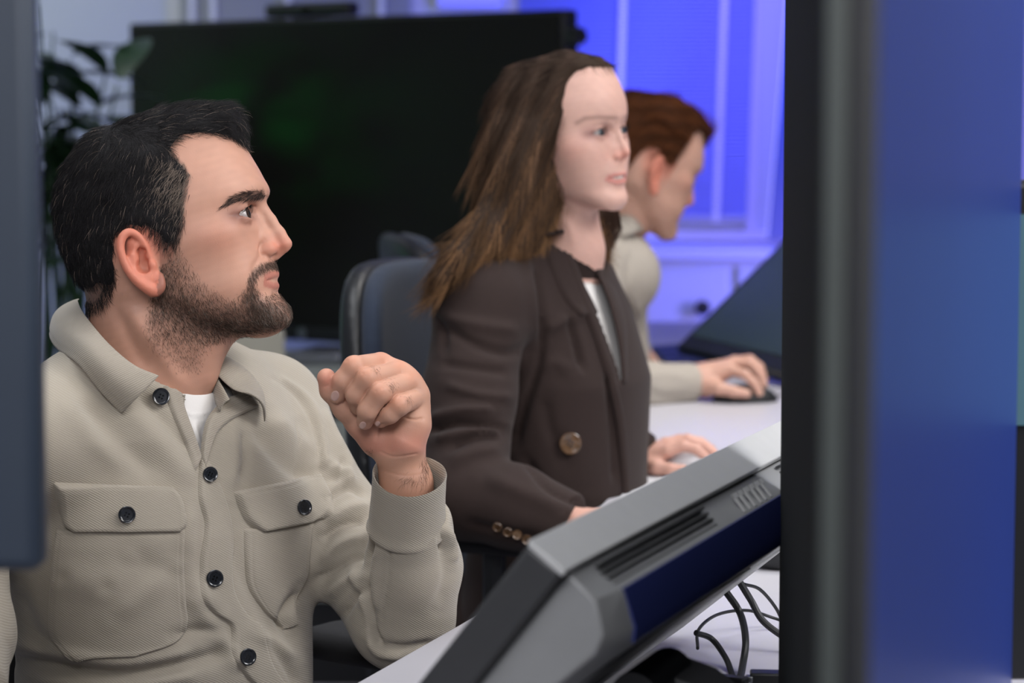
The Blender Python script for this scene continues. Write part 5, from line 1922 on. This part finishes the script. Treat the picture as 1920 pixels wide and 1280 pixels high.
def leaf_blade(b, base, d, L, w, up):
    d = nrm(d)
    s_ = nrm(np.cross(d, up))
    n_ = np.cross(s_, d)
    N_ = 9
    V = []
    for i in range(N_):
        t = i / (N_ - 1)
        wd_ = w * math.sin(math.pi * min(1, t * 0.93 + 0.05)) ** 0.8
        c = base + d * L * t + n_ * (-0.35 * L * t * t)
        V += [c - s_ * wd_ + n_ * 0.2 * wd_, c, c + s_ * wd_ + n_ * 0.2 * wd_]
    o = len(b.v)
    b.v += [tuple(v) for v in V]
    for i in range(N_ - 1):
        q = o + i * 3
        b.f += [(q, q + 1, q + 4, q + 3), (q + 1, q + 2, q + 5, q + 4)]


tips = [(70, 10), (100, 60), (130, 110), (200, 130), (220, 160), (140, 200), (90, 160), (60, 230), (110, 260), (185, 215), (90, 330), (130, 300), (50, 120), (170, 300), (70, 400), (40, 330)]
for i, (tx, ty_) in enumerate(tips):
    tip = P(tx, ty_, 6.25 + rp.uniform(-0.15, 0.15))
    base = np.array([-1.2 + rp.uniform(-.08, .08), 6.3 + rp.uniform(-.08, .08), 0.36])
    mid = (tip + base) / 2 + [rp.uniform(-.06, .06), rp.uniform(-.05, .05), 0.12]
    pth = spline([base, mid, tip], 10)
    stems.tube(pth, np.linspace(0.008, 0.003, 10), 6)
    for k in range(5):
        q = pth[-1 - k] + rp.normal(size=3) * 0.01
        a = rp.uniform(0, 6.28)
        leaf_blade(leafb, q, np.array([math.cos(a), math.sin(a) * 0.6, rp.uniform(-0.2, 0.7)]), rp.uniform(0.15, 0.24), rp.uniform(0.040, 0.058), np.array([0, 0, 1.0]))
stems.build('stem', M['leafm'], pl)
fo = leafb.build('leaves', M['leafm'], pl)
fo['kind'] = 'stuff'


# ---- office chairs
def office_chair(pos, fw, label, seat_z, back_top, back_dist, blue=True, arm_z=None, arm_off=0.27, armlen=0.25, arm_shift=0.0, recline=0.08):
    fw = np.array([fw[0], fw[1], 0.0])
    fw = nrm(fw)
    lf = np.array([-fw[1], fw[0], 0])
    R = np.stack([fw, lf, [0, 0, 1]], 1)
    p0 = np.array([pos[0], pos[1], 0.0])
    t = thing('office_chair', label, 'chair', tuple(p0))
    fab = M['chairblue'] if blue else M['meshblack']
    V, Q = mesher(lambda p: smax(np.abs((p - p0) @ [0, 0, 1] - (seat_z - 0.035)) - 0.035, np.linalg.norm(np.abs((p - p0)[:, :2] @ R[:2, :2]) ** 3, axis=1) ** (1 / 3) - 0.235, 0.03), p0 + [-0.3, -0.3, seat_z - 0.08], p0 + [0.3, 0.3, seat_z + 0.02], 0.01)
    mk('seat', V, Q, fab, t)
    bc = p0 - fw * back_dist
    zb0 = seat_z + 0.12
    zm = (zb0 + back_top) / 2

    def backf(p, off=0.0, dx=0.0):
        q = (p - bc) @ R
        f = q[:, 0] + dx + (q[:, 2] - zm) * recline - 0.9 * q[:, 1] ** 2
        s_ = ((np.abs(q[:, 1]) / 0.205) ** 3.5 + (np.abs(q[:, 2] - zm) / ((back_top - zb0) / 2)) ** 3.5) ** (1 / 3.5) - 1
        return smax(np.abs(f) - 0.018 - off, s_ * 0.2 - off * 0.6, 0.02)
    lo_, hi_ = bc + [-0.33, -0.33, zb0 - 0.05], bc + [0.33, 0.33, back_top + 0.05]
    V, Q = mesher(lambda p: backf(p), lo_, hi_, 0.008)
    mk('backrest', V, Q, fab, t)
    V, Q = mesher(lambda p: backf(p, 0.002, 0.030), lo_, hi_, 0.008)
    mk('back_shell', V, Q, M['black'], t)
    MB().tube([bc - fw * 0.06 + [0, 0, zm], bc - fw * 0.07 + [0, 0, seat_z - 0.06], p0 + [0, 0, seat_z - 0.09]], 0.022, 10).build('back_support', M['black'], t)
    az = arm_z or seat_z + 0.22
    for sgn in (-1, 1):
        c = p0 + lf * sgn * arm_off + fw * arm_shift
        V, Q = mesher(lambda p: smax(smax(np.abs((p - c) @ [0, 0, 1] - (az - 0.018)) - 0.018, np.abs((p - c) @ lf) - 0.05, 0.025), np.abs((p - c) @ fw) - armlen / 2, 0.05), c + [-0.2, -0.2, az - 0.05], c + [0.2, 0.2, az + 0.02], 0.006)
        a = mk('armrest', V, Q, M['meshblack'], t)
        MB().tube([c + [0, 0, az - 0.03], c + [0, 0, seat_z - 0.02], p0 + lf * sgn * 0.12 + [0, 0, seat_z - 0.085]], 0.016, 8).build('arm_post', M['black'], a)
    MB().tube([p0 + [0, 0, 0.09], p0 + [0, 0, seat_z - 0.07]], 0.028, 12).build('gas_lift', M['metal'], t)
    for k in range(5):
        an = k * 2 * math.pi / 5 + 0.4
        d = np.array([math.cos(an), math.sin(an), 0])
        l_ = MB().tube([p0 + [0, 0, 0.10], p0 + d * 0.29 + [0, 0, 0.075]], [0.024, 0.014], 8).build('base_spoke', M['black'], t)
        MB().lathe(p0 + d * 0.29 + np.array([-d[1], d[0], 0]) * -0.02 + [0, 0, 0.03], [-d[1], d[0], 0], [(0.001, 0), (0.029, 0.002), (0.029, 0.038), (0.001, 0.04)], 14).build('castor', M['black'], l_)
    return t


office_chair((HIP[0] + 0.02, HIP[1]), TF, 'black office chair under the bearded person, its armrest below his elbow', HIP[2] - 0.075, 0.82, 0.225, False, 0.688, 0.275, 0.30, 0.08, -0.05)
office_chair((WHIP[0] + 0.045, WHIP[1]), WF, 'blue-grey office chair behind the blazer wearer', WHIP[2] - 0.075, 1.07, 0.245, True, 0.74, 0.27)
office_chair((KHIP[0], KHIP[1]), KF, 'blue-grey office chair behind the red-haired person, only its top showing', KHIP[2] - 0.075, 1.055, 0.24, True)

# ---- tilted touch display nearest the camera
D_, NH = np.array([0.347, 0.938, 0]), np.array([0.938, -0.347, 0])
A0 = np.array([0.011, 1.70, 0.0])
mo = thing('display', 'tilted grey-backed display on the desk at lower right, seen from its back', 'display', (0.05, 2.0, 0.74))


def sec(pts, t0=0.0):
    return [A0 + D_ * t0 + NH * s_ + np.array([0, 0, z]) for s_, z in pts]


def loftbox(b, secs):
    n = len(secs[0])
    o = len(b.v)
    for s_ in secs:
        b.v += [tuple(v) for v in s_]
    m = len(secs)
    b.f += [tuple(o + i for i in range(n))[::-1], tuple(o + (m - 1) * n + i for i in range(n))]
    for k in range(m - 1):
        for i in range(n):
            b.f.append((o + k * n + i, o + k * n + (i + 1) % n, o + (k + 1) * n + (i + 1) % n, o + (k + 1) * n + i))
    return b


LM = 0.765
MB().prism(sec([(0.0, 0.970), (0.026, 0.951), (-0.139, 0.744), (-0.163, 0.764)]), D_ * LM).build('bezel', M['darkgrey'], mo, 0.004)
MB().prism(sec([(0.0005, 0.9735), (0.029, 0.9535), (0.026, 0.9485), (0.0, 0.9685)]), D_ * LM).build('top_edge', M['silver'], mo, 0.0012)
MB().prism(sec([(-0.0045, 0.9655), (-0.0035, 0.9665), (-0.158, 0.772), (-0.159, 0.771)], 0.012), D_ * (LM - 0.024)).build('screen', M['screen'], mo)
bk = loftbox(MB(), [sec([(0.024, 0.948), (0.044, 0.930), (0.050, 0.905), (0.044, 0.890), (-0.09, 0.775), (-0.115, 0.775)], 0.02), sec([(0.024, 0.948), (0.052, 0.930), (0.060, 0.902), (0.056, 0.888), (-0.10, 0.758), (-0.125, 0.768)], 0.06),
                    sec([(0.024, 0.948), (0.052, 0.930), (0.060, 0.902), (0.056, 0.888), (-0.10, 0.758), (-0.125, 0.768)], 0.752)])
bk.build('back_housing', mat('mid_grey_plastic', (0.24, 0.245, 0.25), 0.45, noise=(40, 0.06), bump=(1200, 0.12, 0.0004)), mo, 0.003)
MB().prism(sec([(0.0525, 0.931), (0.0618, 0.903), (0.0602, 0.891), (0.0585, 0.891), (0.0600, 0.903), (0.0510, 0.931)], 0.062), D_ * 0.668).build('blue_panel', mat('glossy_navy_panel', (0.022, 0.032, 0.14), 0.35, noise=(5, 0.1)), mo)
MB().prism(sec([(0.0385, 0.8715), (0.0180, 0.8545), (0.0170, 0.8555), (0.0375, 0.8725)], 0.06), D_ * 0.42).build('cable_recess', M['black'], mo)
MB().prism(sec([(0.0140, 0.8512), (-0.1000, 0.7562), (-0.1010, 0.7570), (0.0130, 0.8520)], 0.36), D_ * 0.38).build('rear_plate', M['silver'], mo)
for k, (t0, t1) in enumerate([(0.06, 0.34), (0.60, 0.75)]):
    for i in range(4):
        f_ = 0.2 + 0.2 * i
        s0, z0 = 0.029 + (0.048 - 0.029) * f_ + 0.0012, 0.9535 + (0.930 - 0.9535) * f_
        MB().prism(sec([(s0, z0), (s0 + 0.0012, z0 - 0.0014), (s0 - 0.002, z0 - 0.004), (s0 - 0.004, z0 - 0.002)], t0), D_ * (t1 - t0)).build('vent_slot', M['darkgrey'], mo)
em = MB()
for i, (t_, w_) in enumerate([(0.42, .012), (0.438, .010), (0.455, .014), (0.476, .010), (0.493, .013), (0.512, .009)]):
    em.prism(sec([(0.037, 0.9475), (0.049, 0.933), (0.0475, 0.932), (0.0355, 0.9465)], t_), D_ * w_ * 0.35)
    em.prism(sec([(0.037, 0.9475), (0.040, 0.944), (0.0385, 0.943), (0.0355, 0.9465)], t_), D_ * w_)
em.build('embossed_mark', M['silver'], mo)
cB = A0 + D_ * 0.33 + NH * 0.02
MB().tube([cB + NH * 0.0 + [0, 0, 0.818] - D_ * 0.14, cB + NH * 0.0 + [0, 0, 0.818] - D_ * 0.04], 0.020, 18).build('hinge', M['black'], mo)
MB().prism([cB + NH * 0.0 + D_ * -0.09 + [0, 0, 0.83], cB + NH * 0.035 + D_ * -0.09 + [0, 0, 0.82], cB + NH * 0.13 + D_ * -0.09 + [0, 0, 0.75], cB + NH * 0.08 + D_ * -0.09 + [0, 0, 0.75]], D_ * 0.07).build('stand_arm', M['darkgrey'], mo, 0.004)
MB().box(cB + NH * 0.03 - D_ * 0.04 + [0, 0, 0.747], (0.24, 0.20, 0.013), np.stack([NH, D_, [0, 0, 1]], 1)).build('stand_foot', M['darkgrey'], mo, 0.004)

# cables on the desk
def cable(pts, r, label, m=M['black']):
    o = MB().tube(spline([P(*q) for q in pts], 60), r, 10).build('cable', m)
    return tag(o, label, 'cable')


cable([(1362, 1110, 2.40), (1388, 1150, 2.40), (1398, 1200, 2.36), (1392, 1250, 2.33), (1382, 1300, 2.26)], 0.0036, 'thickest black cable looping down in front of the desk surface')
cable([(1305, 1186, 2.36), (1335, 1198, 2.38), (1360, 1232, 2.36), (1372, 1262, 2.33), (1385, 1300, 2.28)], 0.0030, 'black cable arching from behind the tilted display to its stand foot')
cable([(1308, 1215, 2.36), (1310, 1180, 2.42), (1345, 1152, 2.48), (1400, 1144, 2.52), (1450, 1158, 2.54), (1500, 1175, 2.52)], 0.0017, 'thinnest cable crossing behind the other cables')
cable([(1384, 1086, 2.44), (1408, 1125, 2.44), (1432, 1165, 2.43), (1480, 1200, 2.42), (1530, 1225, 2.40)], 0.0036, 'dark grey cable curving away to the right behind the dark partition', M['darkgrey'])
cable([(1396, 1095, 2.48), (1425, 1105, 2.50), (1455, 1140, 2.52), (1475, 1182, 2.52), (1500, 1220, 2.48)], 0.0018, 'thin black cable looping high on the desk beside the partition')
cable([(1406, 1052, 2.86), (1440, 1051, 2.86), (1500, 1049, 2.86)], 0.0014, 'thin dark wire lying along the far end of the desk')
pg = thing('cable_plug', 'black cable connectors at the bottom edge of the photo', 'plug', G(1440, 1268, 0.75))
q = G(1440, 1270, 0.752)
MB().box(q, (0.034, 0.02, 0.012), rotz(-0.1)).build('plug_body', M['black'], pg, 0.002)
MB().box(q + [-0.035, -0.012, 0], (0.03, 0.014, 0.009), rotz(-0.5)).build('plug_body', M['black'], pg, 0.002)
MB().box(q + [-0.018, -0.004, 0], (0.008, 0.010, 0.006), rotz(-0.3)).build('plug_tip', M['metal'], pg, 0.001)
pc = thing('computer_mouse', 'dark rounded mouse at the far end of the desk by the partition', 'mouse', G(1470, 1040, 0.74))
q = G(1478, 1032, 0.76)
V, Q = mesher(lambda p: smax(ell(p, q, (0.05, 0.035, 0.028)), 0.741 - p[:, 2], 0.003), q - [0.07, 0.06, 0.05], q + [0.07, 0.06, 0.05], 0.004)
mk('shell', V, Q, M['black'], pc)

# ---- far tilted display, keyboard, mouse, papers
E1, E2 = nrm([0.31, -0.95, 0]), None
BL = np.array([0.372, 5.17, 0.80])
U_ = nrm(np.array([0.95 * 0.231, 0.31 * 0.231, 0.208]))
fd = thing('display', 'tilted black-framed display with a dim teal screen before the red-haired person', 'display', (0.55, 4.95, 0.755))
N_ = nrm(np.cross(E1, U_))
if N_ @ FWD > 0:
    N_ = -N_
R2 = np.stack([E1, U_, N_], 1)
MB().box(BL + E1 * 0.36 + U_ * 0.19 - N_ * 0.018, (0.76, 0.42, 0.035), R2).build('housing', M['black'], fd, 0.006)
MB().box(BL + E1 * 0.36 + U_ * 0.195 + N_ * 0.0005, (0.71, 0.355, 0.002), R2).build('screen', mat('dim_teal_screen', (0.02, 0.03, 0.03), 0.25, emit=(0.02, 0.034, 0.036), estr=0.8, noise=(4, 0.3)), fd, smooth=False)
MB().prism([BL + E1 * 0.2 + U_ * 0.22 - N_ * 0.03, BL + E1 * 0.2 + U_ * 0.12 - N_ * 0.03, np.array([0.60, 5.03, 0.756]), np.array([0.68, 5.05, 0.756])], E1 * 0.3).build('stand', M['black'], fd, 0.004)
kb = thing('keyboard', 'dark keyboard in blue light in front of the red-haired person', 'keyboard', G(1282, 668, 0.757))
kq = [G(1222, 652, 0.77), G(1300, 648, 0.77), G(1352, 672, 0.77), G(1262, 694, 0.77)]
kz = np.array([0, 0, 1.0])
kb_b = MB().prism([q * [1, 1, 0] + kz * 0.757 for q in kq], kz * 0.014)
M['key'] = mat('key_blue_lit', (0.03, 0.04, 0.12), 0.5, noise=(50, 0.1))  # dark keys, the blue light on them put into the colour
kb_b.build('base', M['key'], kb, 0.003)
kk_ = MB()
for i in range(13):
    for j in range(5):
        u0, v0 = (i + 0.5) / 13, (j + 0.5) / 5
        a = kq[0] * (1 - u0) * (1 - v0) + kq[1] * u0 * (1 - v0) + kq[2] * u0 * v0 + kq[3] * (1 - u0) * v0
        ex_ = (kq[1] - kq[0]) / 13 * 0.8
        ey_ = (kq[3] - kq[0]) / 5 * 0.8
        kk_.prism([np.r_[(a - ex_ / 2 - ey_ / 2)[:2], 0.771], np.r_[(a + ex_ / 2 - ey_ / 2)[:2], 0.771], np.r_[(a + ex_ / 2 + ey_ / 2)[:2], 0.771], np.r_[(a - ex_ / 2 + ey_ / 2)[:2], 0.771]], kz * 0.005)
kk_.build('keys', M['key'], kb, smooth=False)['kind'] = 'stuff'
mm = thing('computer_mouse', 'black mouse under the red-haired person\'s hand', 'mouse', G(1388, 738, 0.755))
q = P(1386, 722, 4.47)
q[2] = 0.756
V, Q = mesher(lambda p: smax(ell(p, q + [0.01, -0.01, 0], (0.062, 0.034, 0.032)), 0.756 - p[:, 2], 0.003), q - [0.09, 0.08, 0.02], q + [0.1, 0.08, 0.05], 0.004)
mk('shell', V, Q, M['black'], mm)
cable([(1430, 742, 4.50), (1450, 745, 4.52), (1480, 735, 4.60)], 0.002, 'mouse cable running right from the red-haired person\'s mouse')
M['paper'] = mat('paper_white', (0.60, 0.60, 0.63), 0.8, noise=(40, 0.02))
pp = [G(1150, 960, 0.757), G(1190, 880, 0.757), G(1345, 862, 0.757), G(1400, 940, 0.757)]
tag(MB().prism([np.r_[a[:2], 0.7562] for a in pp], (0, 0, 0.0015)).build('paper_sheet', M['paper']), 'white paper sheet under the blazer wearer\'s hands', 'paper')
ms = thing('computer_mouse', 'pale mouse under the blazer wearer\'s far hand', 'mouse', G(1292, 878, 0.757))
q = G(1290, 874, 0.765)
V, Q = mesher(lambda p: smax(ell(p, q, (0.045, 0.03, 0.022)), 0.7585 - p[:, 2], 0.003), q - [0.06, 0.05, 0.03], q + [0.06, 0.05, 0.04], 0.004)
mk('shell', V, Q, M['paper'], ms)

# ---- dark partition on the desk, seen nearly edge-on
pa, pb = np.array([0.2465, 2.20]), np.array([0.1325, 1.02])
dd = nrm(pb - pa)
nn_ = np.array([-dd[1], dd[0]])
nn_ = nn_ if nn_[0] > 0 else -nn_
pt_ = thing('partition_screen', 'tall dark partition standing edge-on at the right of the photo', 'partition', (*((pa + pb) / 2), 0))
M['part'] = mat('charcoal_felt', (0.006, 0.008, 0.009), 0.85, spec=0.1, noise=(200, 0.2), bump=(600, 0.3, 0.001))
MB().prism([(*pa, 0.742), (*(pa + nn_ * 0.0065), 0.742), (*(pb + nn_ * 0.0065), 0.742), (*pb, 0.742)], (0, 0, 0.665)).build('panel', M['part'], pt_, 0.001)
MB().prism([(*(pb - nn_ * 0.001), 0.742), (*(pb + nn_ * 0.0075), 0.742), (*(pb + nn_ * 0.0075 + dd * 0.012), 0.742), (*(pb - nn_ * 0.001 + dd * 0.012), 0.742)], (0, 0, 0.665)).build('edge_trim', mat('lit_end_trim', (0.055, 0.065, 0.062), 0.6, noise=(30, 0.05)), pt_, 0.002)  # near end of the partition, the light on it put into a paler colour
# deep blue panel leaning away behind it
ba, bb_ = np.array([0.1400, 1.03]), np.array([0.402, 1.97])
bd = nrm(bb_ - ba)
bn = np.array([bd[1], -bd[0]])
bp_ = thing('partition_screen', 'deep blue glossy panel filling the right side behind the dark partition', 'partition', (*((ba + bb_) / 2), 0.742))
MB().prism([(*ba, 0.742), (*(ba + bn * 0.012), 0.742), (*(bb_ + bn * 0.012), 0.742), (*bb_, 0.742)], (0, 0, 0.665)).build('panel', mat('deep_blue_panel', (0.016, 0.040, 0.235), 0.35, noise=(2.5, 0.12)), bp_, 0.002)
MB().prism([(*(ba - bn * 0.002), 0.742), (*(ba + bn * 0.014), 0.742), (*(ba + bn * 0.014 + bd * 0.01), 0.742), (*(ba - bn * 0.002 + bd * 0.01), 0.742)], (0, 0, 0.665)).build('edge_trim', M['darkgrey'], bp_, 0.001)

# ---- terminal at the right border
tr = thing('display', 'black desktop display with a teal screen cut by the right edge of the photo', 'display', (0.56, 2.0, 0))
zr = lambda row: 1.27 - (row - 228) * 2.0 / FPX
xr = lambda px: (px - 960) / FPX * 2.0
MB().box((xr(1900) + 0.15, 2.02, (zr(338) + 0.80) / 2), (0.30, 0.03, zr(338) - 0.80)).build('housing', M['black'], tr, 0.006)
MB().box((xr(1903) + 0.14, 2.003, (zr(402) + zr(800)) / 2), (0.28, 0.003, zr(402) - zr(800))).build('screen', mat('teal_screen', (0.02, 0.04, 0.05), 0.3, emit=(0.10, 0.20, 0.26), estr=0.8, noise=(6, 0.2)), tr, smooth=False)
MB().box((0.56, 2.03, 0.77), (0.06, 0.02, 0.06)).build('neck', M['black'], tr, 0.004)
MB().box((0.56, 2.03, 0.745), (0.18, 0.14, 0.01)).build('foot', M['black'], tr, 0.003)

# ---- out-of-focus display at the left border
tl = thing('display', 'out-of-focus slate-blue display back filling the left edge of the photo', 'display', (-0.6, 1.45, 0.74))
M['slate'] = mat('slate_blue_plastic', (0.026, 0.038, 0.060), 0.5, noise=(20, 0.06))
zl = 1.27 - (1082 - 228) * 1.45 / FPX
xl = (66 - 960) / FPX * 1.45
MB().box((xl - 0.28, 1.465, zl + 0.19), (0.56, 0.03, 0.38)).build('housing', M['slate'], tl, 0.008)
MB().box((xl - 0.28, 1.485, zl + 0.19), (0.53, 0.012, 0.35)).build('screen', M['screen'], tl, 0.002)
MB().box((xl - 0.28, 1.44, (zl + 0.12 + 0.75) / 2), (0.06, 0.02, zl + 0.12 - 0.75)).build('neck', M['darkgrey'], tl, 0.004)
MB().box((xl - 0.28, 1.45, 0.746), (0.22, 0.18, 0.012)).build('foot', M['darkgrey'], tl, 0.004)

# added green glowing panel on the left wall for the glow in the big display
gs = thing('green_glow_panel', 'added green glowing panel on the left wall, unseen, mirrored in the big display', 'display', (-2.88, 5.95, 1.1))
MB().box((-2.885, 5.93, 1.22), (0.03, 0.40, 0.36)).build('housing', M['black'], gs, 0.004)  # backing of the added glow panel
MB().box((-2.868, 5.93, 1.22), (0.004, 0.34, 0.30)).build('screen', mat('green_glow', (0.0, 0.1, 0.02), 0.4, emit=(0.0, 0.85, 0.10), estr=5.0), gs, smooth=False)  # glowing face of the added panel, not a real screen

# ceiling light fittings where the room's light comes from
M['lamp'] = mat('light_panel', (0.9, 0.9, 0.9), 0.5, emit=(1.0, 0.96, 0.92), estr=2.0)
for (x, y, s_, lab) in [(1.2, 1.3, 0.9, 'square ceiling light panel above the desk\'s far side'), (-0.6, 2.7, 0.9, 'square ceiling light panel above the bearded person'), (0.6, 4.3, 0.9, 'square ceiling light panel above the red-haired person'), (-1.9, 6.2, 0.9, 'square ceiling light panel near the plant')]:
    c = thing('ceiling_light', lab, 'ceiling light', (x, y, 2.78))
    MB().box((x, y, 2.785), (s_ + 0.06, s_ + 0.06, 0.03)).build('frame', M['frame'], c, 0.003)
    MB().box((x, y, 2.768), (s_, s_, 0.006)).build('diffuser', M['lamp'], c, smooth=False)
